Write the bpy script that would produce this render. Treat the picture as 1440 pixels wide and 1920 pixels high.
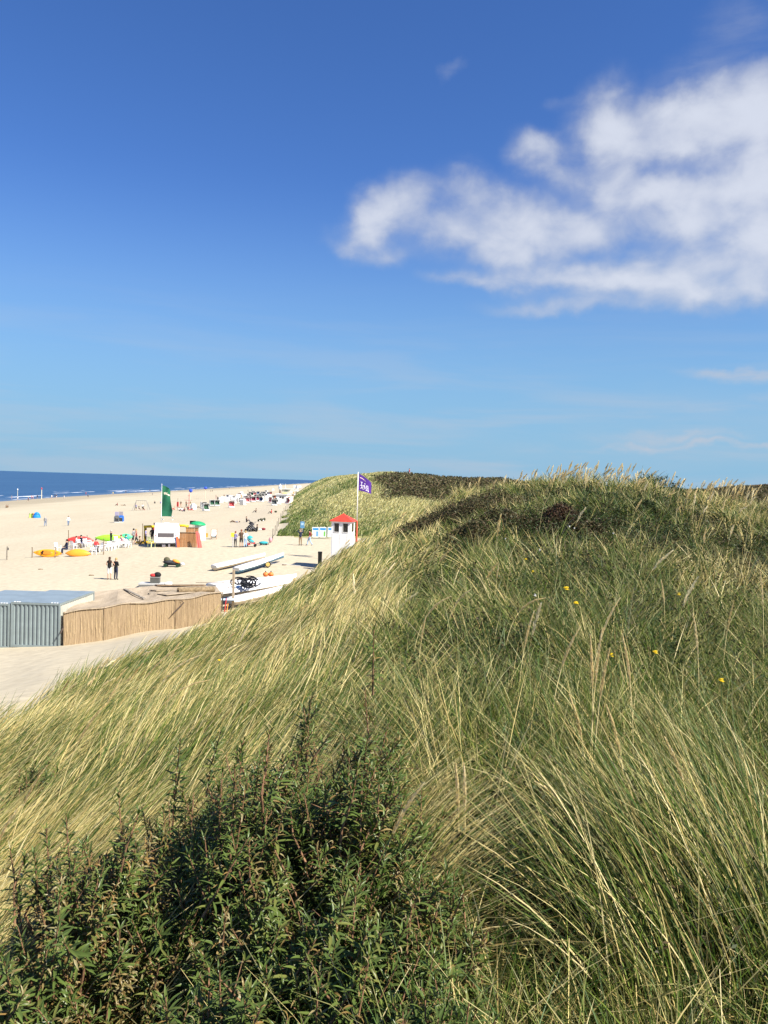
import bpy, bmesh, math, random
import numpy as np
from mathutils import Vector, Matrix

for o in list(bpy.data.objects): bpy.data.objects.remove(o, do_unlink=True)
SC = bpy.context.scene
COL = SC.collection
rng = np.random.default_rng(7)
random.seed(7)
R = math.radians

# ------------------------------------------------------------------ camera, sky, sun, exposure
FPX, EYE = 1500.0, 8.0
ROLL = math.atan(0.03036)
PITCH = math.atan(56.1 * math.cos(ROLL) / FPX)
cF = Vector((0, math.cos(PITCH), -math.sin(PITCH)))
cU0 = Vector((0, math.sin(PITCH), math.cos(PITCH)))
cR0 = Vector((1, 0, 0))
cR = cR0 * math.cos(ROLL) + cU0 * math.sin(ROLL)
cU = -cR0 * math.sin(ROLL) + cU0 * math.cos(ROLL)
cam = bpy.data.cameras.new('camera')
camo = bpy.data.objects.new('camera', cam); COL.objects.link(camo)
m = Matrix((cR, cU, -cF)).transposed().to_4x4(); m.translation = (0, 0, EYE)
camo.matrix_world = m
cam.sensor_fit = 'VERTICAL'; cam.sensor_height = 24.0; cam.lens = 24.0 * FPX / 1920.0
cam.clip_start = 0.05; cam.clip_end = 60000
SC.camera = camo
SC.render.resolution_x, SC.render.resolution_y = 768, 1024
SC.view_settings.view_transform = 'Standard'; SC.view_settings.look = 'None'
SC.view_settings.exposure = 1.0; SC.view_settings.gamma = 1.0
SC.cycles.max_bounces = 5; SC.cycles.diffuse_bounces = 2; SC.cycles.glossy_bounces = 2
SC.cycles.transmission_bounces = 3; SC.cycles.transparent_max_bounces = 4

SUN_EL, SUN_AZ = 45.0, 121.0      # azimuth clockwise from the view direction (+Y)
sdir = Vector((math.sin(R(SUN_AZ)) * math.cos(R(SUN_EL)), math.cos(R(SUN_AZ)) * math.cos(R(SUN_EL)), math.sin(R(SUN_EL))))
sl = bpy.data.lights.new('sun', 'SUN'); sl.energy = 5.0; sl.angle = R(0.53); sl.color = (1.0, 0.94, 0.82)
so = bpy.data.objects.new('sun', sl); COL.objects.link(so)
so.rotation_euler = (-sdir).to_track_quat('-Z', 'Y').to_euler(); so.location = (30, -10, 60)

def raydir(px, py):
    return cF + cR * ((px - 720) / FPX) + cU * ((960 - py) / FPX)
def azel(px, py):
    d = raydir(px, py).normalized()
    return math.atan2(d.x, d.y), math.asin(d.z)

W = bpy.data.worlds.new('World'); SC.world = W; W.use_nodes = True
def build_world():
    nt = W.node_tree; N = nt.nodes; L = nt.links
    N.clear()
    out = N.new('ShaderNodeOutputWorld'); bg = N.new('ShaderNodeBackground')
    L.new(bg.outputs[0], out.inputs[0]); bg.inputs['Strength'].default_value = 0.1
    sky = N.new('ShaderNodeTexSky'); sky.sky_type = 'NISHITA'; sky.sun_disc = False
    sky.sun_elevation = R(SUN_EL); sky.sun_rotation = R(SUN_AZ); sky.altitude = 0
    sky.air_density = 1.0; sky.dust_density = 0.25; sky.ozone_density = 3.0
    def math_(op, a, b=None, c=None, clamp=False):
        n = N.new('ShaderNodeMath'); n.operation = op; n.use_clamp = clamp
        for i, v in enumerate((a, b, c)):
            if v is None: continue
            if isinstance(v, (int, float)): n.inputs[i].default_value = v
            else: L.new(v, n.inputs[i])
        return n.outputs[0]
    def vmath(op, a, b=None):
        n = N.new('ShaderNodeVectorMath'); n.operation = op
        for i, v in enumerate((a, b)):
            if v is None: continue
            if isinstance(v, (tuple, list)): n.inputs[i].default_value = v
            else: L.new(v, n.inputs[i])
        return n
    def smooth(v, a, b, lo=0.0, hi=1.0):
        n = N.new('ShaderNodeMapRange'); n.interpolation_type = 'SMOOTHSTEP'
        L.new(v, n.inputs[0])
        n.inputs[1].default_value = a; n.inputs[2].default_value = b
        n.inputs[3].default_value = lo; n.inputs[4].default_value = hi
        return n.outputs[0]
    tc = N.new('ShaderNodeTexCoord')
    sep = N.new('ShaderNodeSeparateXYZ'); L.new(tc.outputs['Generated'], sep.inputs[0])
    az = math_('ARCTAN2', sep.outputs[0], sep.outputs[1])
    el = math_('ARCSINE', sep.outputs[2])
    comb = N.new('ShaderNodeCombineXYZ'); L.new(az, comb.inputs[0]); L.new(el, comb.inputs[1])
    def noise(vec, scale, detail, rough, dist=0.0, off=(0, 0, 0), st=(1, 1, 1)):
        mp = N.new('ShaderNodeMapping'); L.new(vec, mp.inputs[0])
        mp.inputs['Location'].default_value = off; mp.inputs['Scale'].default_value = st
        n = N.new('ShaderNodeTexNoise'); L.new(mp.outputs[0], n.inputs['Vector'])
        n.inputs['Scale'].default_value = scale; n.inputs['Detail'].default_value = detail
        n.inputs['Roughness'].default_value = rough; n.inputs['Distortion'].default_value = dist
        return n
    # warp the direction a little so the puffs are uneven
    wn = noise(comb.outputs[0], 11.0, 5, 0.55)
    w1 = vmath('SUBTRACT', wn.outputs['Color'], (0.5, 0.5, 0.5))
    w2 = vmath('MULTIPLY', w1.outputs[0], (0.085, 0.06, 0))
    P = vmath('ADD', comb.outputs[0], w2.outputs[0]).outputs[0]
    def blob(px, py, rx, ry, amp):
        a, e = azel(px, py)
        k = 1.0 / FPX
        s = vmath('SUBTRACT', P, (a, e, 0))
        s = vmath('MULTIPLY', s.outputs[0], (1 / (rx * k), 1 / (ry * k), 0))
        ln = vmath('LENGTH', s.outputs[0]).outputs['Value']
        return smooth(ln, 1.25, 0.0, 0.0, amp)
    def gap(px, py, rx, ry, amp):       # what one puff lets through
        a, e = azel(px, py); k = 1.0 / FPX
        s = vmath('SUBTRACT', P, (a, e, 0)); s = vmath('MULTIPLY', s.outputs[0], (1 / (rx * k), 1 / (ry * k), 0))
        return smooth(vmath('LENGTH', s.outputs[0]).outputs['Value'], 0.0, 1.2, 1 - amp, 1.0)
    puffs = [(662, 437, 70, 34, 0.45), (690, 400, 62, 44, 0.50), (760, 372, 80, 40, 0.40), (716, 401, 75, 55, 0.68), (716, 471, 83, 27, 0.47), (640, 451, 45, 17, 0.27), (792, 419, 68, 39, 0.40), (891, 372, 90, 62, 0.74), (874, 436, 106, 47, 0.68), (1008, 273, 68, 35, 0.65), (1031, 308, 53, 31, 0.52), (984, 419, 98, 66, 0.68), (1095, 436, 106, 47, 0.80), (973, 471, 113, 39, 0.68), (891, 512, 106, 22, 0.57), (1043, 524, 136, 31, 0.74), (1171, 529, 128, 35, 0.80), (1288, 541, 121, 39, 0.74), (1054, 570, 181, 25, 0.52), (1183, 582, 151, 22, 0.38), (1142, 238, 83, 86, 0.89), (1183, 270, 83, 51, 0.80), (1136, 331, 90, 43, 0.74), (1259, 232, 83, 66, 0.74), (1311, 212, 83, 66, 0.84), (1387, 226, 90, 82, 0.93), (1439, 191, 60, 55, 0.85), (1288, 284, 64, 39, 0.66), (1206, 378, 113, 43, 0.74), (1270, 366, 83, 39, 0.84), (1369, 357, 113, 47, 0.88), (1439, 308, 53, 94, 0.95), (1311, 419, 113, 39, 0.74), (1410, 436, 75, 74, 0.80), (1416, 518, 90, 51, 0.76), (1329, 489, 113, 39, 0.70), (1189, 489, 90, 27, 0.47), (1540, 300, 120, 190, 0.90), (1533, 477, 128, 118, 0.85), (1049, 191, 45, 14, 0.21), (1358, 150, 98, 35, 0.27), (1422, 127, 53, 35, 0.28), (786, 343, 68, 31, 0.15), (856, 314, 45, 23, 0.17), (926, 424, 227, 118, 0.24), (1241, 401, 318, 188, 0.32)]
    tot = None
    for b in puffs:
        v = gap(*b); tot = v if tot is None else math_('MULTIPLY', tot, v)
    tot = math_('SUBTRACT', 1.0, tot)
    n1 = noise(comb.outputs[0], 16.0, 6, 0.52, 0.25, st=(1.0, 1.45, 1)).outputs[0]
    n2 = n1
    d = math_('ADD', tot, math_('MULTIPLY', math_('MULTIPLY', math_('SUBTRACT', n1, 0.5), 1.05), smooth(tot, 0.0, 0.5)))
    alpha = smooth(d, 0.0, 1.02, 0.0, 0.92)
    n2s = noise(comb.outputs[0], 3.2, 4, 0.55, 0.4, off=(3, 1, 0), st=(1, 9.0, 1)).outputs[0]
    # thin wisps lower in the sky
    wis = None
    for b in ((1380,700,110,16,.75),(1460,745,70,14,.5),(1330,838,260,7,.6),(1290,822,120,9,.45),(1200,860,500,40,.14),(1300,790,300,60,.16),(850,135,30,10,.18),(880,330,60,40,.15),(1400,40,80,40,.2),(1340,150,120,50,.3)):
        v = blob(*b); wis = v if wis is None else math_('ADD', wis, v)
    n3 = noise(comb.outputs[0], 14.0, 5, 0.6, 0.0, off=(7, 2, 0), st=(1, 4.0, 1)).outputs[0]
    wisp = math_('MULTIPLY', wis, smooth(n3, 0.3, 0.7, 0.3, 1.0))
    veil = math_('MULTIPLY', smooth(n2s, 0.42, 0.68), smooth(el, 0.02, 0.26, 0.34, 0.0))
    # sky colour: Nishita, slightly more saturated as the phone camera rendered it
    hs = N.new('ShaderNodeHueSaturation'); L.new(sky.outputs[0], hs.inputs['Color'])
    hs.inputs['Saturation'].default_value = 1.12; hs.inputs['Value'].default_value = 1.0
    tint = N.new('ShaderNodeMix'); tint.data_type = 'RGBA'; tint.blend_type = 'MULTIPLY'; tint.inputs[0].default_value = 1.0
    L.new(hs.outputs[0], tint.inputs[6]); tint.inputs[7].default_value = SKYTINT + (1,)
    # cloud brightness varies with thickness
    bright = smooth(d, 0.25, 1.15, 0.80, 1.05)
    cc = N.new('ShaderNodeMix'); cc.data_type = 'RGBA'; cc.blend_type = 'MULTIPLY'; cc.inputs[0].default_value = 1.0
    cc.inputs[6].default_value = CLOUD + (1,)
    cb = N.new('ShaderNodeCombineColor'); 
    for i in range(3): L.new(bright, cb.inputs[i])
    L.new(cb.outputs[0], cc.inputs[7])
    up = math_('GREATER_THAN', sep.outputs[2], 0.0)
    al = math_('MULTIPLY', math_('MAXIMUM', alpha, math_('ADD', wisp, veil)), up, clamp=True)
    hz = N.new('ShaderNodeMix'); hz.data_type = 'RGBA'
    L.new(smooth(el, -.02, .37, .95, 0.0), hz.inputs[0]); L.new(tint.outputs[2], hz.inputs[6]); hz.inputs[7].default_value = HORIZON + (1,)
    mx = N.new('ShaderNodeMix'); mx.data_type = 'RGBA'
    L.new(al, mx.inputs[0]); L.new(hz.outputs[2], mx.inputs[6]); L.new(cc.outputs[2], mx.inputs[7])
    L.new(mx.outputs[2], bg.inputs[0])
SKYTINT = (0.415, 0.53, 0.765)
CLOUD = (3.45, 3.65, 4.15)
HORIZON = (1.34, 2.56, 3.65)
W.cycles.sampling_method = 'MANUAL'; W.cycles.sample_map_resolution = 256
build_world()

# ------------------------------------------------------------------ helpers
def link(o, parent=None):
    COL.objects.link(o)
    if parent is not None: o.parent = parent
    return o
def tag(o, label=None, cat=None, group=None, kind=None):
    if label: o['label'] = label
    if cat: o['category'] = cat
    if group: o['group'] = group
    if kind: o['kind'] = kind
    return o
def thing(name, label, cat, loc=(0, 0, 0), rz=0.0, group=None, scale=1.0):
    o = bpy.data.objects.new(name, None); o.empty_display_size = 0.2
    link(o); o.location = loc; o.rotation_euler = (0, 0, rz); o.scale = (scale,) * 3
    return tag(o, label, cat, group)
def dup(o, parent=None):
    c = o.copy(); COL.objects.link(c)
    if parent is not None: c.parent = parent
    for ch in list(o.children): dup(ch, c)
    return c

_mats = {}
def mat(name, rgb, rough=0.7, spec=0.3, var=0.0, scale=8.0, bump=0.0, bscale=40.0, metal=0.0, trans=0.0, stretch=(1, 1, 1), rgb2=None):
    if name in _mats: return _mats[name]
    M = bpy.data.materials.new(name); M.use_nodes = True
    nt = M.node_tree; N = nt.nodes; L = nt.links
    b = N['Principled BSDF']
    b.inputs['Base Color'].default_value = tuple(rgb) + (1,)
    b.inputs['Roughness'].default_value = rough; b.inputs['Specular IOR Level'].default_value = spec
    b.inputs['Metallic'].default_value = metal
    if var or rgb2 or bump:
        tc = N.new('ShaderNodeTexCoord'); mp = N.new('ShaderNodeMapping'); L.new(tc.outputs['Object'], mp.inputs[0])
        mp.inputs['Scale'].default_value = stretch
    if var or rgb2:
        n = N.new('ShaderNodeTexNoise'); L.new(mp.outputs[0], n.inputs['Vector'])
        n.inputs['Scale'].default_value = scale; n.inputs['Detail'].default_value = 5; n.inputs['Roughness'].default_value = 0.6
        cr = N.new('ShaderNodeValToRGB'); L.new(n.outputs[0], cr.inputs[0])
        cr.color_ramp.elements[0].position = 0.32; cr.color_ramp.elements[1].position = 0.68
        c2 = rgb2 if rgb2 else tuple(min(1, c * (1 + var)) for c in rgb)
        c1 = rgb if rgb2 else tuple(c * (1 - var) for c in rgb)
        cr.color_ramp.elements[0].color = tuple(c1) + (1,); cr.color_ramp.elements[1].color = tuple(c2) + (1,)
        L.new(cr.outputs[0], b.inputs['Base Color'])
    if bump:
        n = N.new('ShaderNodeTexNoise'); L.new(mp.outputs[0], n.inputs['Vector']); n.inputs['Scale'].default_value = bscale; n.inputs['Detail'].default_value = 4
        bp = N.new('ShaderNodeBump'); bp.inputs['Strength'].default_value = bump; bp.inputs['Distance'].default_value = 0.05
        L.new(n.outputs[0], bp.inputs['Height']); L.new(bp.outputs[0], b.inputs['Normal'])
    if trans:
        out = N['Material Output']; t = N.new('ShaderNodeBsdfTranslucent'); mx = N.new('ShaderNodeMixShader')
        mx.inputs[0].default_value = trans; t.inputs[0].default_value = tuple(rgb) + (1,)
        L.new(b.outputs[0], mx.inputs[1]); L.new(t.outputs[0], mx.inputs[2]); L.new(mx.outputs[0], out.inputs[0])
    _mats[name] = M
    return M

class MB:
    def __init__(s): s.v = []; s.f = []
    def add(s, vs, fs):
        k = len(s.v); s.v += [tuple(p) for p in vs]; s.f += [tuple(i + k for i in f) for f in fs]; return s
    def box(s, c, d, rot=None, taper=1.0):
        x, y, z = (q / 2 for q in d)
        vs = [Vector((sx * x * (taper if sz > 0 else 1), sy * y * (taper if sz > 0 else 1), sz * z)) for sz in (-1, 1) for sy in (-1, 1) for sx in (-1, 1)]
        if rot is not None: vs = [rot @ p for p in vs]
        c = Vector(c)
        return s.add([p + c for p in vs], [(0, 2, 3, 1), (4, 5, 7, 6), (0, 1, 5, 4), (1, 3, 7, 5), (3, 2, 6, 7), (2, 0, 4, 6)])
    def tube(s, pts, rads, n=8, cap=True):
        pts = [Vector(p) for p in pts]
        if isinstance(rads, (int, float)): rads = [rads] * len(pts)
        vs = []; fs = []
        for i, p in enumerate(pts):
            t = (pts[min(i + 1, len(pts) - 1)] - pts[max(i - 1, 0)])
            if t.length < 1e-9: t = Vector((0, 0, 1))
            t.normalize()
            a = t.cross(Vector((0, 0, 1)) if abs(t.z) < .9 else Vector((1, 0, 0))).normalized(); b = t.cross(a)
            for k in range(n):
                g = 2 * math.pi * k / n
                vs.append(p + (a * math.cos(g) + b * math.sin(g)) * rads[i])
        for i in range(len(pts) - 1):
            for k in range(n):
                fs.append((i * n + k, i * n + (k + 1) % n, (i + 1) * n + (k + 1) % n, (i + 1) * n + k))
        if cap:
            fs.append(tuple(range(n - 1, -1, -1))); e = (len(pts) - 1) * n; fs.append(tuple(range(e, e + n)))
        return s.add(vs, fs)
    def ell(s, c, r, nu=12, nv=8, rot=None, v0=0.0, v1=1.0):
        c = Vector(c); vs = []; fs = []
        for j in range(nv + 1):
            th = math.pi * (v0 + (v1 - v0) * j / nv)
            for i in range(nu):
                ph = 2 * math.pi * i / nu
                p = Vector((r[0] * math.sin(th) * math.cos(ph), r[1] * math.sin(th) * math.sin(ph), r[2] * math.cos(th)))
                if rot is not None: p = rot @ p
                vs.append(c + p)
        for j in range(nv):
            for i in range(nu):
                fs.append((j * nu + i, (j + 1) * nu + i, (j + 1) * nu + (i + 1) % nu, j * nu + (i + 1) % nu))
        return s.add(vs, fs)
    def grid(s, fn, nu, nv, thick=None):
        vs = [Vector(fn(i / nu, j / nv)) for j in range(nv + 1) for i in range(nu + 1)]
        fs = [(j * (nu + 1) + i, j * (nu + 1) + i + 1, (j + 1) * (nu + 1) + i + 1, (j + 1) * (nu + 1) + i) for j in range(nv) for i in range(nu)]
        s.add(vs, fs)
        if thick:
            t = Vector(thick); k = len(vs)
            s.add([p + t for p in vs], [f[::-1] for f in fs])
            base = len(s.v) - 2 * k
            rim = [i for i in range(nu + 1)] + [(j * (nu + 1) + nu) for j in range(1, nv + 1)] + [nv * (nu + 1) + i for i in range(nu - 1, -1, -1)] + [j * (nu + 1) for j in range(nv - 1, 0, -1)]
            for a, b in zip(rim, rim[1:] + rim[:1]):
                s.f.append((base + b, base + a, base + a + k, base + b + k))
        return s
    def prism(s, poly, z0, z1):           # polygon in xy extruded in z
        n = len(poly)
        vs = [(x, y, z0) for x, y in poly] + [(x, y, z1) for x, y in poly]
        fs = [tuple(range(n - 1, -1, -1)), tuple(range(n, 2 * n))] + [(i, (i + 1) % n, n + (i + 1) % n, n + i) for i in range(n)]
        return s.add(vs, fs)
    def xz(s, poly, y0, y1):              # polygon in xz extruded along y
        n = len(poly)
        vs = [(x, y0, z) for x, z in poly] + [(x, y1, z) for x, z in poly]
        fs = [tuple(range(n)), tuple(range(2 * n - 1, n - 1, -1))] + [(i, n + i, n + (i + 1) % n, (i + 1) % n) for i in range(n)]
        return s.add(vs, fs)
    def build(s, name, material, parent=None, smooth=False, loc=None, label=None):
        me = bpy.data.meshes.new(name); me.from_pydata(s.v, [], s.f); me.update()
        bm = bmesh.new(); bm.from_mesh(me); bmesh.ops.recalc_face_normals(bm, faces=bm.faces); bm.to_mesh(me); bm.free()
        if smooth: me.polygons.foreach_set('use_smooth', [True] * len(me.polygons))
        me.materials.append(material)
        o = bpy.data.objects.new(name, me); link(o, parent)
        if loc is not None: o.location = loc
        if label: o['label'] = label
        return o

def np_mesh(name, V, F, material, color=None, smooth=True, parent=None):
    """mesh from numpy arrays: V (n,3), F (m,4) or (m,3)"""
    me = bpy.data.meshes.new(name)
    n, mfc, k = len(V), len(F), F.shape[1]
    me.vertices.add(n); me.vertices.foreach_set('co', V.astype(np.float32).ravel())
    me.loops.add(mfc * k); me.loops.foreach_set('vertex_index', F.astype(np.int32).ravel())
    me.polygons.add(mfc); me.polygons.foreach_set('loop_start', np.arange(0, mfc * k, k, dtype=np.int32))
    try: me.polygons.foreach_set('loop_total', np.full(mfc, k, dtype=np.int32))
    except Exception: pass
    if smooth: me.polygons.foreach_set('use_smooth', np.ones(mfc, dtype=bool))
    if color is not None:
        a = me.color_attributes.new('Col', 'FLOAT_COLOR', 'POINT')
        c = np.ones((n, 4), np.float32); c[:, :3] = color; a.data.foreach_set('color', c.ravel())
    me.update(calc_edges=True); me.materials.append(material)
    o = bpy.data.objects.new(name, me); link(o, parent)
    return o

# ------------------------------------------------------------------ ground shape
def sstep(a, b, x):
    t = np.clip((np.asarray(x, float) - a) / (b - a), 0, 1); return t * t * (3 - 2 * t)
def vnoise(x, y, seed=0):
    xi = np.floor(x).astype(np.int64); yi = np.floor(y).astype(np.int64); fx = x - xi; fy = y - yi
    fx = fx * fx * (3 - 2 * fx); fy = fy * fy * (3 - 2 * fy)
    def h(a, b):
        k = (a * 374761393 + b * 668265263 + seed * 974711) & 0x7fffffff
        k = ((k ^ (k >> 13)) * 1274126177) & 0x7fffffff
        return ((k ^ (k >> 16)) & 0xffff) / 65535.0
    return (h(xi, yi) * (1 - fx) + h(xi + 1, yi) * fx) * (1 - fy) + (h(xi, yi + 1) * (1 - fx) + h(xi + 1, yi + 1) * fx) * fy
def fbm(x, y, seed=0, octv=4):
    s = 0; a = .5
    for i in range(octv):
        s = s + a * vnoise(x, y, seed + i); x = x * 2.03 + 1.7; y = y * 2.03 + 9.2; a *= .5
    return s
def xfoot(y):      # foot of the dunes on the beach side
    y = np.asarray(y, float)
    return np.where(y < 92, -12.8 + .05 * (92 - y), np.where(y < 393, -12.8 - .103 * (y - 92), -43.8 - .045 * (y - 393)))
def beach_z(x, y):
    off = xfoot(y) - x
    z = np.interp(off, [-5, 0, 12, 50, 113, 200, 400, 3000], [.1, .1, 0, -2.1, -4.0, -7, -12, -14])
    return z + sstep(62, 92, y) * .9 * np.exp(-np.clip(off, 0, 999) / 25.0)
SEA = -4.0
def pix(px, py):   # (u, s): lateral and vertical slope per metre forward
    d = raydir(px, py); return d.x / d.y, d.z / d.y
COLS = []          # (u, silhouette depth, ground height there, [(Y,z) beyond])
def col(px, py, Y, gh, beyond):
    u, s = pix(px, py); COLS.append((u, Y, EYE + s * Y - gh, beyond))
def zpix(px, py, Y): return EYE + pix(px, py)[1] * Y
col(-500, 1560, 8, .35, [(14, 3.0), (22, 1.2), (34, .1)])
col(-250, 1450, 9, .35, [(14, 3.6), (20, 2.2), (28, 1.0), (36, .1)])
col(0, 1352, 12, .35, [(16, zpix(0, 1320, 16)), (22, zpix(0, 1284, 22)), (28, zpix(0, 1252, 28)), (36, .0)])
col(100, 1302, 15.5, .35, [(20, zpix(100, 1274, 20)), (28, zpix(100, 1237, 28)), (37, .0)])
col(200, 1250, 21, .40, [(28, zpix(200, 1226, 28)), (38, .05)])
col(350, 1178, 26, .45, [(33, zpix(350, 1182, 33)), (41, .1)])
col(430, 1136, 29, .50, [(33, 1.5), (39, .1)])
col(560, 1078, 34, .40, [(39, 1.2), (44, .1)])
col(620, 1036, 36, .4, [(40, 2.8), (47, .1)])
col(700, 990, 40, .45, [(45, 3.0), (52, .4)])
col(780, 950, 42, .5, [(47, 4.2), (56, 1.0)])
col(880, 903, 42, .40, [(48, 5.5), (58, 2)])
col(1000, 892, 34, .30, [(40, 6.5), (55, 3)])
col(1100, 889, 29, .30, [(36, 6.5), (55, 3)])
col(1240, 891, 26, .30, [(32, 6.3), (55, 3)])
col(1300, 912, 28, .40, [(34, 6.2), (55, 3)])
col(1440, 926, 30, .45, [(36, 6.2), (55, 3)])
col(1800, 915, 30, .55, [(36, 6.4), (55, 3)])
col(2300, 915, 30, .55, [(36, 6.4), (55, 3)])
YG = np.arange(0, 62.01, .5)
UG = np.linspace(-.9, 1.1, 161)
def _table():
    Z = np.zeros((len(COLS), len(YG))); 
    for i, (u, Ys, zs, bey) in enumerate(COLS):
        p = 1.12 if u < 0 else 1.12 + min(u * 4, 1) * .55
        z0 = 6.25
        a = z0 + (zs - z0) * (YG / Ys) ** p
        kb = np.array([Ys] + [b[0] for b in bey]); zb = np.array([zs] + [b[1] for b in bey])
        b = np.interp(YG, kb, zb)
        Z[i] = np.where(YG <= Ys, a, b)
    us = np.array([c[0] for c in COLS])
    T = np.stack([np.interp(UG, us, Z[:, j]) for j in range(len(YG))], 1)     # (U, Y)
    k = np.array([1, 2, 3, 2, 1]) / 9.0
    Tp = np.pad(T, ((2, 2), (0, 0)), 'edge')
    return sum(k[i] * Tp[i:i + len(UG)] for i in range(5))
TAB = _table()
_us = np.array([c[0] for c in COLS]); YSIL = np.array([c[1] for c in COLS])
def ysil(u): return np.interp(u, _us, YSIL)
def near_z(x, y):
    yy = np.maximum(y, .6)
    u = np.clip(x / yy, UG[0], UG[-1]); yy = np.clip(yy, 0, YG[-1])
    a = (u - UG[0]) / (UG[1] - UG[0]); i = np.clip(a.astype(int), 0, len(UG) - 2); a = a - i
    b = yy / .5; j = np.clip(b.astype(int), 0, len(YG) - 2); b = b - j
    return (TAB[i, j] * (1 - a) + TAB[i + 1, j] * a) * (1 - b) + (TAB[i, j + 1] * (1 - a) + TAB[i + 1, j + 1] * a) * b
def far_z(x, y):
    dx = np.clip(x - xfoot(y), 0, 1e5); dy = np.clip(y - 96, 0, 1e5)
    inside = (1 - np.exp(-(dx / 9.5) ** 1.35)) * (1 - np.exp(-(dy / 26.0) ** 1.15))
    top = 10.1 - 1.1 * sstep(-6, 14, x) - 1.7 * sstep(16, 60, x) + 4.0 * np.exp(-((x - 168) / 38) ** 2 - ((y - 310) / 60) ** 2) + 8 * sstep(900, 2600, y) * sstep(100, 500, x)
    bump = (fbm(x / 22, y / 30, 3) - .47) * 2.6 + (fbm(x / 7, y / 9, 9) - .47) * 1.3
    h = (top + bump * sstep(.0, 14, dx)) * inside
    return beach_z(x, y) * (1 - inside) + h
def ground_z(x, y):
    x = np.asarray(x, float); y = np.asarray(y, float)
    sh = x.shape; x = np.atleast_1d(x); y = np.atleast_1d(y)
    w = sstep(46, 58, y)
    nz = near_z(x, y)
    u = x / np.maximum(y, .6)
    onsand = sstep(.0, 2.0, y - ysil(u)) * (u < -.17)
    nz = nz + (fbm(x / 1.7, y / 1.7, 21) - .47) * .35 * (1 - onsand) * sstep(1.5, 4, y) + (fbm(x / 5, y / 5, 5) - .47) * .25 * (1 - onsand)* sstep(1.5, 4, y)
    nz = nz + (fbm(x / 2.5, y / 1.2, 31) - .47) * .10 * onsand
    z = nz * (1 - w) + far_z(x, y) * w
    z = z + (fbm(x / .9, y / .9, 41, 3) - .44) * .07 * sstep(30, 50, y) * (1 - sstep(150, 250, y))
    return z.reshape(sh)
def grassiness(x, y):
    u = x / np.maximum(y, .6)
    edge = ysil(u) + 1.2 + (fbm(x / 1.2, y / 1.2, 51) - .5) * 2.5
    near = np.where(u < -.17, y < edge, y < np.interp(u, [-.17, -.1, -.05, .05], [32, 39, 45, 56]))
    dx = x - xfoot(y) - .8 - (fbm(x / 6, y / 6, 61) - .5) * 4; dy = y - 97.5 - (fbm(x / 3, y / 3, 63) - .5) * 3
    far = (dx > 0) & (dy > 0)
    return np.where(y < 57, near, far)
def gz(x, y): return float(ground_z(np.array([x]), np.array([y]))[0])
def B(px, py, dz=0.0):
    """point on the beach seen at a pixel"""
    u, s = pix(px, py); Y = 60.0
    for _ in range(60):
        z = float(beach_z(np.array(u * Y), np.array(Y))) if Y > 57 else gz(u * Y, Y)
        Yn = (z - EYE) / s
        Y = .5 * Y + .5 * max(5, min(Yn, 4000))
    return Vector((u * Y, Y, gz(u * Y, Y) + dz))
def G(px, py, h=0.0, lo=1.2, hi=46):
    """point where the ray meets the ground raised by h"""
    u, s = pix(px, py); Y = np.geomspace(lo, hi, 500)
    d = EYE + s * Y - ground_z(u * Y, Y) - h
    k = np.argmax(d < 0) if (d < 0).any() else len(Y) - 1
    return Vector((u * Y[k], Y[k], gz(u * Y[k], Y[k])))
def at(px, py, Y):
    u, s = pix(px, py); return Vector((u * Y, Y, EYE + s * Y))
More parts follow.
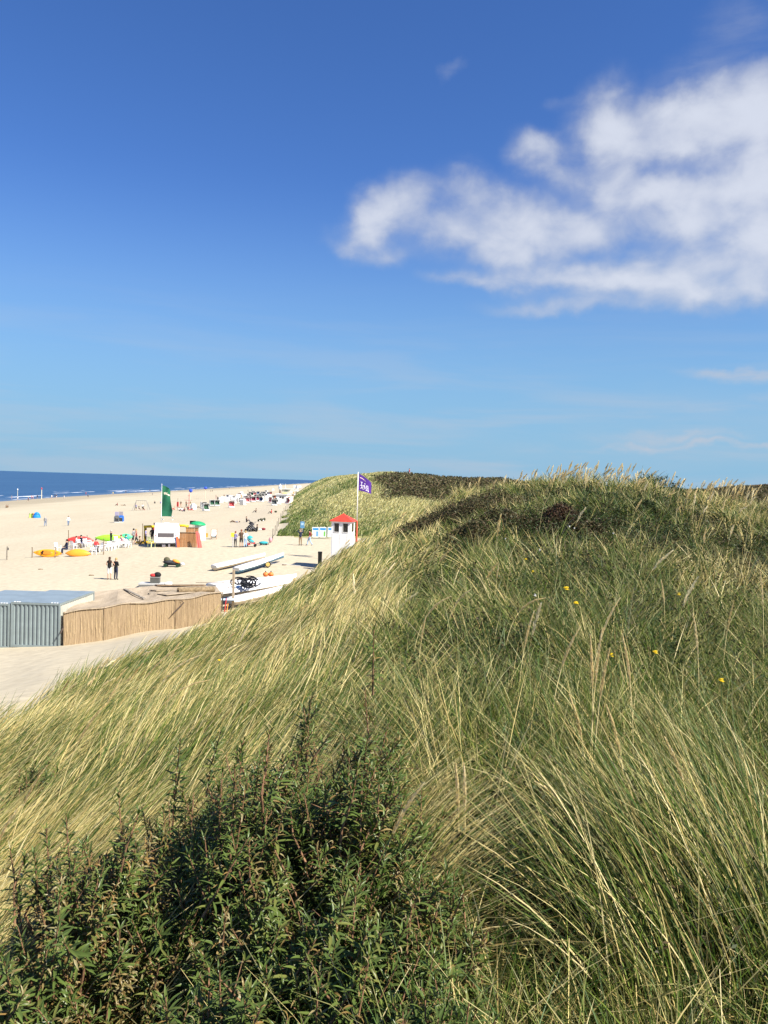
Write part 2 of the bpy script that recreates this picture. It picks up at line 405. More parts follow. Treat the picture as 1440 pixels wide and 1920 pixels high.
# ------------------------------------------------------------------ beach, dunes, sea
def attr_float(me, name, vals):
    a = me.attributes.new(name, 'FLOAT', 'POINT'); a.data.foreach_set('value', np.asarray(vals, np.float32))
def sand_material():
    M = bpy.data.materials.new('sand'); M.use_nodes = True; nt = M.node_tree; N = nt.nodes; L = nt.links
    b = N['Principled BSDF']; b.inputs['Roughness'].default_value = .9; b.inputs['Specular IOR Level'].default_value = .1
    tc = N.new('ShaderNodeTexCoord')
    def noise(scale, det, st=(1, 1, 1)):
        mp = N.new('ShaderNodeMapping'); mp.inputs['Scale'].default_value = st; L.new(tc.outputs['Object'], mp.inputs[0])
        n = N.new('ShaderNodeTexNoise'); n.inputs['Scale'].default_value = scale; n.inputs['Detail'].default_value = det; n.inputs['Roughness'].default_value = .6
        L.new(mp.outputs[0], n.inputs['Vector']); return n.outputs[0]
    def ramp(v, stops):
        r = N.new('ShaderNodeValToRGB'); L.new(v, r.inputs[0]); e = r.color_ramp.elements
        while len(e) < len(stops): e.new(.5)
        for q, (p, c) in zip(e, stops): q.position = p; q.color = tuple(c) + (1,)
        return r.outputs[0]
    def mix(f, a, c):
        m = N.new('ShaderNodeMix'); m.data_type = 'RGBA'
        for i, v in ((0, f), (6, a), (7, c)):
            if isinstance(v, tuple): m.inputs[i].default_value = v + (1,)
            else: L.new(v, m.inputs[i])
        return m.outputs[2]
    c = ramp(noise(.09, 6, (1, .35, 1)), [(.35, (.44, .38, .275)), (.65, (.51, .45, .335))])
    fine = ramp(noise(2.2, 5), [(.3, (.34, .285, .20)), (.5, (.46, .40, .285)), (.7, (.52, .455, .335))])
    mm = N.new('ShaderNodeMix'); mm.data_type = 'RGBA'; mm.inputs[0].default_value = .45; L.new(c, mm.inputs[6]); L.new(fine, mm.inputs[7]); c = mm.outputs[2]
    wet = N.new('ShaderNodeAttribute'); wet.attribute_name = 'wet'
    trk = N.new('ShaderNodeAttribute'); trk.attribute_name = 'track'
    c = mix(wet.outputs['Fac'], c, (.30, .255, .18))
    c = mix(trk.outputs['Fac'], c, (.40, .345, .27))
    L.new(c, b.inputs['Base Color'])
    bp = N.new('ShaderNodeBump'); bp.inputs['Strength'].default_value = .4; bp.inputs['Distance'].default_value = .07
    L.new(noise(1.6, 6), bp.inputs['Height'])
    b2 = N.new('ShaderNodeBump'); b2.inputs['Strength'].default_value = .45; b2.inputs['Distance'].default_value = .10
    vo = N.new('ShaderNodeTexVoronoi'); vo.feature = 'SMOOTH_F1'; vo.inputs['Scale'].default_value = 1.9; L.new(tc.outputs['Object'], vo.inputs['Vector'])
    L.new(vo.outputs['Distance'], b2.inputs['Height']); L.new(bp.outputs[0], b2.inputs['Normal']); L.new(b2.outputs[0], b.inputs['Normal'])
    return M
SAND = sand_material()
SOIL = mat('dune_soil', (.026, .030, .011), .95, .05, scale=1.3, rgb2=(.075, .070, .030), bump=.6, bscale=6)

def heath_mask(x, y):
    u = x / y
    n = (fbm(x / 16, y / 22, 107) - .47)
    a = sstep(-.016, .006, u - .004 + n * .05) * sstep(113, 126, y + n * 60) * (1 - sstep(172, 190, y + n * 80))
    b = sstep(212, 232, y + n * 60) * sstep(-.012, .0, u + n * .02)
    c = sstep(.16, .2, u) * .9
    return np.clip(np.maximum.reduce([a, b, c]), 0, 1)
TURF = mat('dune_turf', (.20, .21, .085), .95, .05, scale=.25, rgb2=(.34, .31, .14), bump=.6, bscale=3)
def build_terrain():
    az = np.concatenate([np.linspace(-R(40), R(42), 440), np.linspace(R(42), R(320), 80)[1:-1]])
    r = np.geomspace(.5, 12000, 430)
    A, Rr = np.meshgrid(az, r, indexing='ij'); X = Rr * np.sin(A); Y = Rr * np.cos(A)
    Z = ground_z(X, Y); na, nr = Z.shape
    V = np.stack([X, Y, Z], -1).reshape(-1, 3); V = np.vstack([V, [[0, 0, 6.25]]])
    i, j = np.meshgrid(np.arange(na), np.arange(nr - 1), indexing='ij'); i2 = (i + 1) % na
    F = np.stack([i * nr + j, i * nr + j + 1, i2 * nr + j + 1, i2 * nr + j], -1).reshape(-1, 4)
    C = V[F].mean(1); g = grassiness(C[:, 0], C[:, 1])
    k = np.arange(na); F3 = np.stack([np.full(na, len(V) - 1), k * nr, ((k + 1) % na) * nr], 1)
    def sub(name, faces, material, extra3=None):
        idx = np.unique(faces); mp = -np.ones(len(V), int); mp[idx] = np.arange(len(idx))
        o = np_mesh(name, V[idx], mp[faces], material)
        return o, V[idx]
    ob, vb = sub('sand_beach', F[~g], SAND)
    off = xfoot(vb[:, 1]) - vb[:, 0]
    nz = fbm(vb[:, 0] / 9, vb[:, 1] / 60, 71)
    wet = sstep(74, 100, off + (nz - .5) * 40) * .75
    a = B(432, 1003); c = B(512, 946); d = (c - a).xy.normalized(); q = (vb[:, :2] - np.array(a.xy)) @ np.array([d.y, -d.x])
    al = (vb[:, :2] - np.array(a.xy)) @ np.array([d.x, d.y])
    trk = np.exp(-(q / 2.6) ** 2) * sstep(-14, 12, al) * (1 - sstep(130, 190, al)) * .55 * (.6 + .8 * fbm(vb[:, 0] / 2, vb[:, 1] / 5, 77))
    attr_float(ob.data, 'wet', wet); attr_float(ob.data, 'track', np.clip(trk, 0, 1))
    tag(ob, 'pale sand beach between the dunes and the sea', 'beach', kind='structure')
    far = C[:, 1] > 57
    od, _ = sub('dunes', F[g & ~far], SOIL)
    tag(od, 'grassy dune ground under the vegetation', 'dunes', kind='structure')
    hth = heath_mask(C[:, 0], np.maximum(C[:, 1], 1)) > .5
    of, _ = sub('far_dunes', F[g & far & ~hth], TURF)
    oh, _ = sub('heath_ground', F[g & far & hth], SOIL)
    tag(oh, 'dark ground under the heath on the far plateau', 'dunes', kind='structure')
    tag(of, 'far dune ground behind the lifeguard hut', 'dunes', kind='structure')
    ring = np.array([[0, 0, 6.25]] + [list(V[k0 * nr]) for k0 in range(na)])
    cap = np_mesh('dune_top', ring, np.stack([np.zeros(na, int), 1 + k, 1 + (k + 1) % na], 1), SOIL)
    tag(cap, 'dune ground at the photographer’s feet', 'dunes', kind='structure')
build_terrain()

def sea():
    M = bpy.data.materials.new('sea_water'); M.use_nodes = True; nt = M.node_tree; N = nt.nodes; L = nt.links
    b = N['Principled BSDF']; b.inputs['Roughness'].default_value = .38; b.inputs['Specular IOR Level'].default_value = .25
    tc = N.new('ShaderNodeTexCoord')
    def noise(scale, det, st, ro=.55):
        mp = N.new('ShaderNodeMapping'); mp.inputs['Scale'].default_value = st; L.new(tc.outputs['Object'], mp.inputs[0])
        n = N.new('ShaderNodeTexNoise'); n.inputs['Scale'].default_value = scale; n.inputs['Detail'].default_value = det; n.inputs['Roughness'].default_value = ro
        L.new(mp.outputs[0], n.inputs['Vector']); return n.outputs[0]
    r = N.new('ShaderNodeValToRGB'); L.new(noise(.02, 6, (1, .25, 1)), r.inputs[0])
    r.color_ramp.elements[0].position = .35; r.color_ramp.elements[1].position = .68
    r.color_ramp.elements[0].color = (.022, .064, .142, 1); r.color_ramp.elements[1].color = (.030, .082, .170, 1)
    sh = N.new('ShaderNodeAttribute'); sh.attribute_name = 'shallow'
    m = N.new('ShaderNodeMix'); m.data_type = 'RGBA'; L.new(sh.outputs['Fac'], m.inputs[0]); L.new(r.outputs[0], m.inputs[6]); m.inputs[7].default_value = (.11, .15, .21, 1)
    fo = N.new('ShaderNodeAttribute'); fo.attribute_name = 'foam'
    n = noise(.14, 5, (1.0, .30, 1), .6)
    ad = N.new('ShaderNodeMath'); ad.operation = 'ADD'; L.new(fo.outputs['Fac'], ad.inputs[0]); L.new(n, ad.inputs[1])
    mr = N.new('ShaderNodeMapRange'); L.new(ad.outputs[0], mr.inputs[0]); mr.inputs[1].default_value = 1.0; mr.inputs[2].default_value = 1.12
    m2 = N.new('ShaderNodeMix'); m2.data_type = 'RGBA'; L.new(mr.outputs[0], m2.inputs[0]); L.new(m.outputs[2], m2.inputs[6]); m2.inputs[7].default_value = (.75, .77, .80, 1)
    L.new(m2.outputs[2], b.inputs['Base Color'])
    bp = N.new('ShaderNodeBump'); bp.inputs['Strength'].default_value = .6; bp.inputs['Distance'].default_value = .5
    L.new(noise(.5, 5, (1, .5, 1)), bp.inputs['Height']); L.new(bp.outputs[0], b.inputs['Normal'])
    off = np.concatenate([np.linspace(70, 200, 131), np.geomspace(201, 30000, 50)])
    y = np.concatenate([-np.geomspace(30000, 60, 20), np.linspace(0, 700, 281), np.geomspace(702, 30000, 120)])
    O, Y = np.meshgrid(off, y, indexing='ij')
    yc = np.clip(Y, 0, 3000); X = xfoot(yc) - O
    d = O - 113
    wav = (fbm(Y / 45, O * 0 + 3, 81) - .5) * 8
    line = lambda c, w: np.exp(-((d - c - wav) / w) ** 2)
    brk = lambda s, y0: sstep(.42, .58, fbm(Y / 38 + y0, O * 0 + s, 83))
    foam = .67 * np.maximum.reduce([line(3, 2.2) * brk(1, 0) * .9, line(12, 3.2) * (.55 + .45 * brk(5, 9)), line(24, 2.6) * brk(9, 4), line(38, 2.0) * brk(13, 2) * .8])
    hgt = SEA + .35 * line(12, 3) + .25 * line(24, 3) + .2 * line(38, 3)
    V = np.stack([X, Y, hgt], -1).reshape(-1, 3); no, ny = O.shape
    i, j = np.meshgrid(np.arange(no - 1), np.arange(ny - 1), indexing='ij')
    F = np.stack([i * ny + j, i * ny + j + 1, (i + 1) * ny + j + 1, (i + 1) * ny + j], -1).reshape(-1, 4)
    o = np_mesh('sea', V, F, M)
    attr_float(o.data, 'foam', foam.ravel()); attr_float(o.data, 'shallow', (1 - sstep(-2, 16, d)).ravel() * .8)
    tag(o, 'dark blue sea with white breakers along the beach', 'sea', kind='structure')
sea()

# ------------------------------------------------------------------ grass
def blade_material(name, trans=.30, rough=.45, spec=.20, under=None):
    M = bpy.data.materials.new(name); M.use_nodes = True; nt = M.node_tree; N = nt.nodes; L = nt.links
    b = N['Principled BSDF']; b.inputs['Roughness'].default_value = rough; b.inputs['Specular IOR Level'].default_value = spec
    a = N.new('ShaderNodeAttribute'); a.attribute_name = 'Col'
    c = a.outputs['Color']
    if under:
        g = N.new('ShaderNodeNewGeometry'); m = N.new('ShaderNodeMix'); m.data_type = 'RGBA'
        L.new(g.outputs['Backfacing'], m.inputs[0]); L.new(c, m.inputs[6])
        q = N.new('ShaderNodeMix'); q.data_type = 'RGBA'; q.inputs[0].default_value = .40; L.new(c, q.inputs[6]); q.inputs[7].default_value = under + (1,)
        L.new(q.outputs[2], m.inputs[7]); c = m.outputs[2]
    L.new(c, b.inputs['Base Color'])
    t = N.new('ShaderNodeBsdfTranslucent'); L.new(c, t.inputs[0])
    mx = N.new('ShaderNodeMixShader'); mx.inputs[0].default_value = trans
    L.new(b.outputs[0], mx.inputs[1]); L.new(t.outputs[0], mx.inputs[2]); L.new(mx.outputs[0], N['Material Output'].inputs[0])
    return M
GRASS = blade_material('grass_blade'); LEAF = blade_material('shrub_leaf', .32, .30, .20, (.15, .20, .07))
HERB = blade_material('herb_leaf', .25, .5, .15); STRAW = blade_material('straw_stalk', .5, .6, .1)

def blade_arrays(base, Ln, hd, p0, p1, w, c0, c1, K=4, curve=1.0, wprof=None):
    n = len(base); t = np.linspace(0, 1, K + 1)
    ph = p0[:, None] + (p1 - p0)[:, None] * t[None] ** curve
    st = np.zeros((n, K + 1, 3)); mid = .5 * (ph[:, 1:] + ph[:, :-1]); seg = (Ln / K)[:, None]
    hx = np.cumsum(np.sin(mid) * seg, 1); hz = np.cumsum(np.cos(mid) * seg, 1)
    st[:, 1:, 0] = hx * hd[:, :1]; st[:, 1:, 1] = hx * hd[:, 1:2]; st[:, 1:, 2] = hz
    P = base[:, None, :] + st
    perp = np.stack([-hd[:, 1], hd[:, 0], np.zeros(n)], 1)
    T = np.zeros((n, K + 1, 3)); T[..., 0] = np.sin(ph) * hd[:, :1]; T[..., 1] = np.sin(ph) * hd[:, 1:2]; T[..., 2] = np.cos(ph)
    nb = np.cross(T, perp[:, None, :]); r = rng.uniform(0, np.pi, n)
    S = perp[:, None, :] * np.cos(r)[:, None, None] + nb * np.sin(r)[:, None, None]
    wp = np.interp(t, [0, .3, .75, 1], [.8, 1, .65, .06]) if wprof is None else np.interp(t, *wprof)
    off = S * (w[:, None] * wp[None])[..., None] * .5
    V = np.stack([P - off, P + off], 2).reshape(n * (K + 1) * 2, 3)
    b0 = (np.arange(n) * (K + 1) * 2)[:, None] + (np.arange(K) * 2)[None]
    F = np.stack([b0, b0 + 1, b0 + 3, b0 + 2], -1).reshape(-1, 4)
    C = c0[:, None, :] * (1 - t[None, :, None]) + c1[:, None, :] * t[None, :, None]
    C = np.repeat(C[:, :, None, :], 2, 2).reshape(-1, 3)
    return V, F, C, P
def join(lst):
    V = []; F = []; C = []; k = 0
    for v, f, c in lst: V.append(v); F.append(f + k); C.append(c); k += len(v)
    return np.vstack(V), np.vstack(F), np.vstack(C)
STRAWC = np.array([[.68, .55, .23], [.58, .46, .18], [.76, .64, .33], [.44, .33, .12], [.64, .56, .25]])
GREENC = np.array([[.064, .112, .016], [.105, .160, .024], [.036, .070, .013], [.155, .200, .036], [.072, .130, .036]])
def pick(tab, n, jit=.15):
    return tab[rng.integers(0, len(tab), n)] * rng.uniform(1 - jit, 1 + jit, (n, 1))
def colours(n, pstraw):
    s = rng.random(n) < pstraw
    c = np.where(s[:, None], pick(STRAWC, n), pick(GREENC, n))
    tip = np.where((rng.random(n) < .45)[:, None], pick(STRAWC, n) * .85, c)
    return c, c * .5 + tip * .5
def hdir(dx, dy, jit, n):
    a = np.arctan2(dy, dx) + rng.normal(0, jit, n); return np.stack([np.cos(a), np.sin(a)], 1)
def width_at(Y, w0=.0032): return w0 + .00058 * Y

def put(x, y): return np.stack([x, y, ground_z(x, y) - .02], 1)
SANDY = [(1390, 1075, 75, 26), (1300, 1110, 60, 16), (1420, 1125, 50, 16)]
def bare(x, y, z):
    """small sandy clearings on the dune top"""
    out = np.zeros(len(x))
    for px, py, rx, ry in SANDY:
        p = G(px, py); k = p.y / FPX
        out = np.maximum(out, np.exp(-((x - p.x) / (rx * k)) ** 2 - ((y - p.y) / (ry * k * 7)) ** 2))
    return out

BROW = [(770, 1000, 1.15, .5), (815, 985, 1.3, .55), (860, 975, 1.5, .6), (905, 958, 1.5, .6), (935, 980, 1.1, .45), (880, 1010, 1.0, .4), (1045, 975, .9, .4), (1215, 960, .7, .35), (1090, 1000, .8, .35)]
def brow(x, y):
    out = np.zeros(len(x))
    for px, py, r, h in BROW[:6]:
        q = G(px, py, .2, 5); r = r * q.y / 30 * 1.1; out = np.maximum(out, np.exp(-((x - q.x) / (r * 1.2)) ** 4 - ((y - q.y + .4) / (r * 1.25)) ** 4))
    return out

# --- wind combed marram on the seaward slope of the near dune
def slope_grass():
    n = 225000
    u = rng.uniform(-1.1, .16, n); Y = np.exp(rng.uniform(np.log(2.6), np.log(48), n)); x = u * Y
    keep = grassiness(x, Y) & ((u > -.7) | (Y < 14)) & (u < .035 + (fbm(x / 2, Y / 2, 91) - .5) * .16 + .0018 * np.clip(Y - 12, 0, 40))
    pat = fbm(x / 1.1, Y / 1.6, 93)
    keep &= rng.random(n) < .35 + 1.1 * sstep(.33, .6, pat)
    keep &= rng.random(n) > .78 * brow(x, Y)
    x, Y, pat = x[keep], Y[keep], pat[keep]; n = len(x)
    straw = .64 + .5 * (fbm(x / 2.6, Y / 3.2, 95) - .5) * 2
    edge = np.clip((ysil(x / Y) - Y) / 3, 0, 1)
    gw = G(190, 1290); straw = straw - .9 * np.exp(-((x - gw.x) / 1.6) ** 2 - ((Y - gw.y) / 2.6) ** 2)
    c0, c1 = colours(n, np.clip(straw - .11, .08, .88))
    Ln = rng.uniform(.55, .95, n) * (.85 + .3 * pat)
    p0 = rng.uniform(.25, 1.0, n); p1 = p0 + rng.uniform(.3, 1.0, n)
    hd = hdir(.80, .5, .30, n); wv = (fbm(x / 2.2, Y / 2.8, 96) - .5) * 2.6; hd = np.stack([hd[:, 0] * np.cos(wv) - hd[:, 1] * np.sin(wv), hd[:, 0] * np.sin(wv) + hd[:, 1] * np.cos(wv)], 1)
    v, f, c, _ = blade_arrays(put(x, Y), Ln, hd, p0, p1, width_at(Y) * rng.uniform(.7, 1.25, n), c0, c1)
    o = np_mesh('marram_grass', v, f, GRASS, c)
    tag(o, 'straw coloured marram grass combed by the wind on the seaward dune slope', 'grass', kind='stuff')
slope_grass()

# --- tussocks and loose grass on the dune top
def top_grass():
    parts = []
    nc = 17000
    u = rng.uniform(-.10, 1.5, nc); Y = np.exp(rng.uniform(np.log(1.4), np.log(44), nc)); x = u * Y
    keep = (u > .015 + (fbm(x / 2, Y / 2, 91) - .5) * .16 + .0018 * np.clip(Y - 12, 0, 40)) & grassiness(x, Y)
    keep &= rng.random(nc) > bare(x, Y, None) * 1.0
    keep &= ((u < .74) | (Y < 13)) & (rng.random(nc) > .55 * brow(x, Y))
    pat = fbm(x / 1.9, Y / 2.6, 97)
    dark = sstep(.0, .06, u) * (1 - sstep(.24, .34, u)) * sstep(4.2, 6, Y) * (1 - sstep(15, 22, Y))     # herb rich hollow: less grass
    keep &= rng.random(nc) < (.12 + 1.25 * sstep(.38, .58, pat)) * (1 - .62 * dark) * np.where(Y < 5, .62, 1.0) * (1 - .6 * sstep(.02, .06, u) * (1 - sstep(.24, .30, u)) * (1 - sstep(3.0, 3.9, Y)))
    x, Y, u, pat = x[keep], Y[keep], u[keep], pat[keep]; nc = len(x)
    kk = rng.integers(14, 40, nc); idx = np.repeat(np.arange(nc), kk); n = len(idx)
    rad = rng.uniform(.06, .17, nc) * (1 + .015 * Y); a = rng.uniform(0, 2 * np.pi, n); rr = np.sqrt(rng.random(n))
    ox, oy = np.cos(a) * rr, np.sin(a) * rr
    bx, by = x[idx] + ox * rad[idx], Y[idx] + oy * rad[idx]
    cs = np.clip(rng.normal(.19, .22, nc) + .75 * (fbm(x / 3, Y / 4, 99) - .5) * 2 + .22 * sstep(14, 28, Y), .05, .9)
    c0, c1 = colours(n, cs[idx])
    lean = rng.normal(0, .50, (nc, 2)) + np.stack([np.where(Y < 6, -.22, -.04) + .3 * (1 - sstep(.0, .14, u)), np.full(nc, .14)], 1)
    vx = ox * .5 + lean[idx, 0] + rng.normal(0, .2, n); vy = oy * .5 + lean[idx, 1] + rng.normal(0, .2, n)
    mag = np.hypot(vx, vy) + 1e-6; hd = np.stack([vx, vy], 1) / mag[:, None]
    Ln = rng.uniform(.32, .72, n) * (rng.uniform(.75, 1.2, nc) * np.where(Y < 4.2, .78, 1))[idx]
    p0 = np.clip(mag * .55, 0, .9); p1 = p0 + rng.uniform(.15, 1.0, n)
    v, f, c, _ = blade_arrays(put(bx, by), Ln, hd, p0, p1, width_at(by) * rng.uniform(.6, 1.2, n), c0, c1)
    o = np_mesh('tussock_grass', v, f, GRASS, c)
    tag(o, 'green and straw tussock grass covering the dune top on the right', 'grass', kind='stuff')
    # thatch: short dead and green blades at all angles between the tussocks
    n = 150000
    u = rng.uniform(-.7, 1.6, n); Y = np.exp(rng.uniform(np.log(.7), np.log(40), n)); x = u * Y
    k = grassiness(x, Y) & (((u < .74) & (u > -.2)) | (Y < 10)) & (rng.random(n) > .8 * bare(x, Y, None)); x, Y, u = x[k], Y[k], u[k]; n = len(x)
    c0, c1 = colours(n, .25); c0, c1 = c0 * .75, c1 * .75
    hd = hdir(0, 1, 3, n); p0 = rng.uniform(.3, 1.35, n)
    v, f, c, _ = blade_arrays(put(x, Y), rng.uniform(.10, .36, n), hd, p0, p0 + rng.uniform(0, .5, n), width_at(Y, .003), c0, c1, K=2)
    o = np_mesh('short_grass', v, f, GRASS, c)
    tag(o, 'short grass and dead thatch between the tussocks', 'grass', kind='stuff')
top_grass()

# --- the long leaning tussock on the right and the ones around it
def long_tussocks():
    L_ = []
    spots = []
    for px, py, r, n, lean, ln, st in [(1400, 1880, .20, 900, (-.5, .45), 1.05, .45), (1300, 1800, .16, 420, (-.7, .35), .85, .4), (1440, 1700, .22, 550, (-.55, .4), .95, .42),
                              (1240, 1920, .16, 420, (-.8, .25), .95, .35), (1180, 1660, .16, 330, (-.85, .2), .9, .3), (1360, 1560, .2, 360, (-.5, .3), .9, .35),
                              (870, 1640, .12, 150, (-.1, .25), .95, .85), (840, 1480, .12, 220, (-.15, .1), .85, .7), 
                              (1120, 1480, .16, 260, (-.25, .2), .8, .5), (930, 1420, .14, 200, (.05, .1), .75, .45), (1160, 1800, .18, 320, (-.7, .35), .85, .6)]:
        p = G(px, py, 0, 1.3)
        n = int(n * .62); a = rng.uniform(0, 2 * np.pi, n); rr = np.sqrt(rng.random(n)) * r
        x = p.x + np.cos(a) * rr * 1.3; y = p.y + np.sin(a) * rr
        vx = lean[0] + rng.normal(0, .30, n); vy = lean[1] + rng.normal(0, .30, n); mag = np.hypot(vx, vy); hd = np.stack([vx, vy], 1) / mag[:, None]
        c0, c1 = colours(n, st * .62); p0 = np.clip(mag * .5, 0, .8) * rng.uniform(.4, 1.1, n); p1 = p0 + rng.uniform(.25, 1.0, n)
        L_.append(blade_arrays(put(x, y), ln * rng.uniform(.6, 1.05, n), hd, p0, p1, rng.uniform(.003, .0062, n), c0, c1, K=6)[:3])
    o = np_mesh('long_grass', *join(L_)[:2], GRASS, join(L_)[2])
    tag(o, 'long green marram blades leaning left in the right foreground', 'grass', kind='stuff')
long_tussocks()

# --- grass on the far dune
def far_grass():
    n = 330000
    u = rng.uniform(-.16, .2, n); Y = np.exp(rng.uniform(np.log(96), np.log(520), n)); x = u * Y
    # heathy dark ground on the plateau carries little grass
    k = grassiness(x, Y) & (x - xfoot(Y) < 120)
    k &= rng.random(n) > .93 * heath_mask(x, Y)
    x, Y = x[k], Y[k]; n = len(x)
    gr = fbm(x / 7, Y / 16, 103); low = np.exp(-np.clip(x - xfoot(Y), 0, 99) / 6) + np.exp(-np.clip(Y - 97, 0, 99) / 9)
    c0, c1 = colours(n, np.clip(.68 + 2.0 * (gr - .47) - .45 * low, .06, .92))
    Ln = rng.uniform(.35, .75, n); p0 = rng.uniform(.05, .6, n)
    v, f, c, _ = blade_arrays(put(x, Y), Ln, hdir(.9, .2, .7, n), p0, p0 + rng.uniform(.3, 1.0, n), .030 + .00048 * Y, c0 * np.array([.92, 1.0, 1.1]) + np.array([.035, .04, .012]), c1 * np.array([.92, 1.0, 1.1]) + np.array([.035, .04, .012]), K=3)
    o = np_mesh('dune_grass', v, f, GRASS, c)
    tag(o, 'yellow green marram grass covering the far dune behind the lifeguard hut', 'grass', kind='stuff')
far_grass()

def leaf_cloud(cent, size, col, nrm_up=.3):
    """many small two-triangle leaves facing all ways; cent (n,3)"""
    n = len(cent)
    d = rng.normal(size=(n, 3)); d /= np.linalg.norm(d, axis=1)[:, None]
    e = rng.normal(size=(n, 3)); e -= (e * d).sum(1)[:, None] * d; e /= np.linalg.norm(e, axis=1)[:, None]
    a = d * size[:, None]; b = e * size[:, None] * .42
    V = np.stack([cent - a, cent + b, cent + a, cent - b], 1).reshape(-1, 3)
    F = np.arange(n * 4).reshape(-1, 4); return V, F, np.repeat(col, 4, 0)
def heath():
    n = 210000
    u = rng.uniform(-.03, .62, n); Y = np.exp(rng.uniform(np.log(115), np.log(520), n)); x = u * Y
    k = rng.random(n) < heath_mask(x, Y); k &= (fbm(x / 3, Y / 4, 111) > .27); x, Y = x[k], Y[k]; n = len(x)
    h = rng.uniform(.05, .55, n) * (.5 + 1.4 * fbm(x / 5, Y / 7, 113))
    p = put(x, Y); p[:, 2] += h
    tab = np.array([[.10, .088, .040], [.078, .080, .034], [.13, .088, .05], [.11, .095, .045]])
    c = pick(tab, n, .25) * np.where(fbm(x / 25, Y / 40, 117) > .56, 1, .0)[:, None] * np.array([1.5, .95, .8]) + pick(tab, n, .25) * np.where(fbm(x / 25, Y / 40, 117) > .56, 0, 1.)[:, None]
    V, F, C = leaf_cloud(p, .10 + .0011 * Y, c)
    o = np_mesh('heath', V, F, HERB, C, smooth=False)
    tag(o, 'dark heath and low scrub on the dune plateau at the horizon', 'heath', kind='stuff')
heath()

# --- herbs in the hollow
def herbs():
    n = 14000
    u = rng.uniform(.0, .62, n); Y = np.exp(rng.uniform(np.log(2.7), np.log(27), n)); x = u * Y
    reg = sstep(.02, .08, u) * (.3 + .7 * (1 - sstep(.30, .42, u)))
    k = rng.random(n) < reg * sstep(.36, .48, fbm(x / 1.5, Y / 2.2, 121)) * (1 - bare(x, Y, None)); x, Y = x[k], Y[k]; n = len(x)
    m = 46; idx = np.repeat(np.arange(n), m); N_ = n * m
    t = rng.random(N_); hgt = rng.uniform(.18, .5, n)[idx]
    p = put(x, Y)[idx]; sp = (.05 + .10 * t)
    p += np.stack([rng.normal(0, 1, N_) * sp, rng.normal(0, 1, N_) * sp, t * hgt], 1)
    tab = np.array([[.040, .058, .018], [.055, .075, .024], [.048, .044, .020], [.07, .05, .026], [.034, .052, .018]])
    ci = rng.integers(0, 5, n)
    c = tab[ci][idx] * rng.uniform(.7, 1.3, (N_, 1))
    V, F, C = leaf_cloud(p, .011 + .0011 * Y[idx], c)
    o = np_mesh('dune_herbs', V, F, HERB, C, smooth=False)
    tag(o, 'dark green and brown herbs growing low between the tussocks', 'herbs', kind='stuff')
herbs()

# --- dark creeping shrubs on the brow of the near dune
def creeping_shrubs():
    lab = ['small dark shrub at the left end of the brown thicket on the dune brow', 'dark brown shrub second from the left in the dune brow thicket', 'broad dark shrub in the middle of the brown thicket on the brow',
           'tallest dark shrub at the upper right of the brow thicket', 'dark shrub at the right end of the brow thicket', 'low dark shrub in front of the brow thicket',
           'reddish brown low shrub under the dune crest right of the thicket', 'dark green low shrub below the crest farthest to the right', 'flat brown shrub between the thicket and the grassy crest']
    tabs = [np.array([[.080, .074, .032], [.11, .078, .042], [.066, .070, .030]]), np.array([[.09, .05, .03], [.06, .045, .025]]), np.array([[.045, .06, .022], [.035, .05, .02]])]
    for i, (px, py, r, h) in enumerate(BROW):
        h *= 1.3
        p = G(px, py, .2, 5); r *= p.y / 30.0 * .95
        t = thing('creeping_shrub', lab[i], 'shrub', p, 0, 'dark shrubs on the brow of the near dune')
        n = 8000; a = rng.uniform(0, 2 * np.pi, n); rr = np.sqrt(rng.random(n)); lob = 1 + .25 * np.sin(a * 3 + i) + .15 * np.sin(a * 5 + 2 * i)
        x = np.cos(a) * rr * r * lob * 1.25; y = np.sin(a) * rr * r * lob
        cl = fbm((x + p.x) / .35, (y + p.y) / .35, 130 + i); k = cl > .36
        z = ground_z(x + p.x, y + p.y) - p.z + h * (1 - rr ** 2 * .8) * rng.random(n) ** .6 * (.55 + .9 * cl)
        q = np.stack([x, y, z], 1)[k]; tab = tabs[1] if i == 6 else tabs[2] if i == 7 else tabs[0]
        V, F, C = leaf_cloud(q, rng.uniform(.022, .045, len(q)), pick(tab, len(q), .3))
        np_mesh('foliage', V, F, HERB, C, smooth=False, parent=t)
        mb = MB()
        for _ in range(9):
            g = random.uniform(0, 6.28); e = random.uniform(.4, .9) * r
            x1, y1 = math.cos(g) * e, math.sin(g) * e; z1 = gz(p.x + x1, p.y + y1) - p.z + h * .6
            mb.tube([(0, 0, -.05), (x1 * .4, y1 * .4, h * .5), (x1, y1, z1)], [.02, .014, .006], 5)
        mb.build('stem', TWIG, t)
TWIG = mat('brown_twig', (.10, .065, .04), .8, .2, .4, 30)
creeping_shrubs()
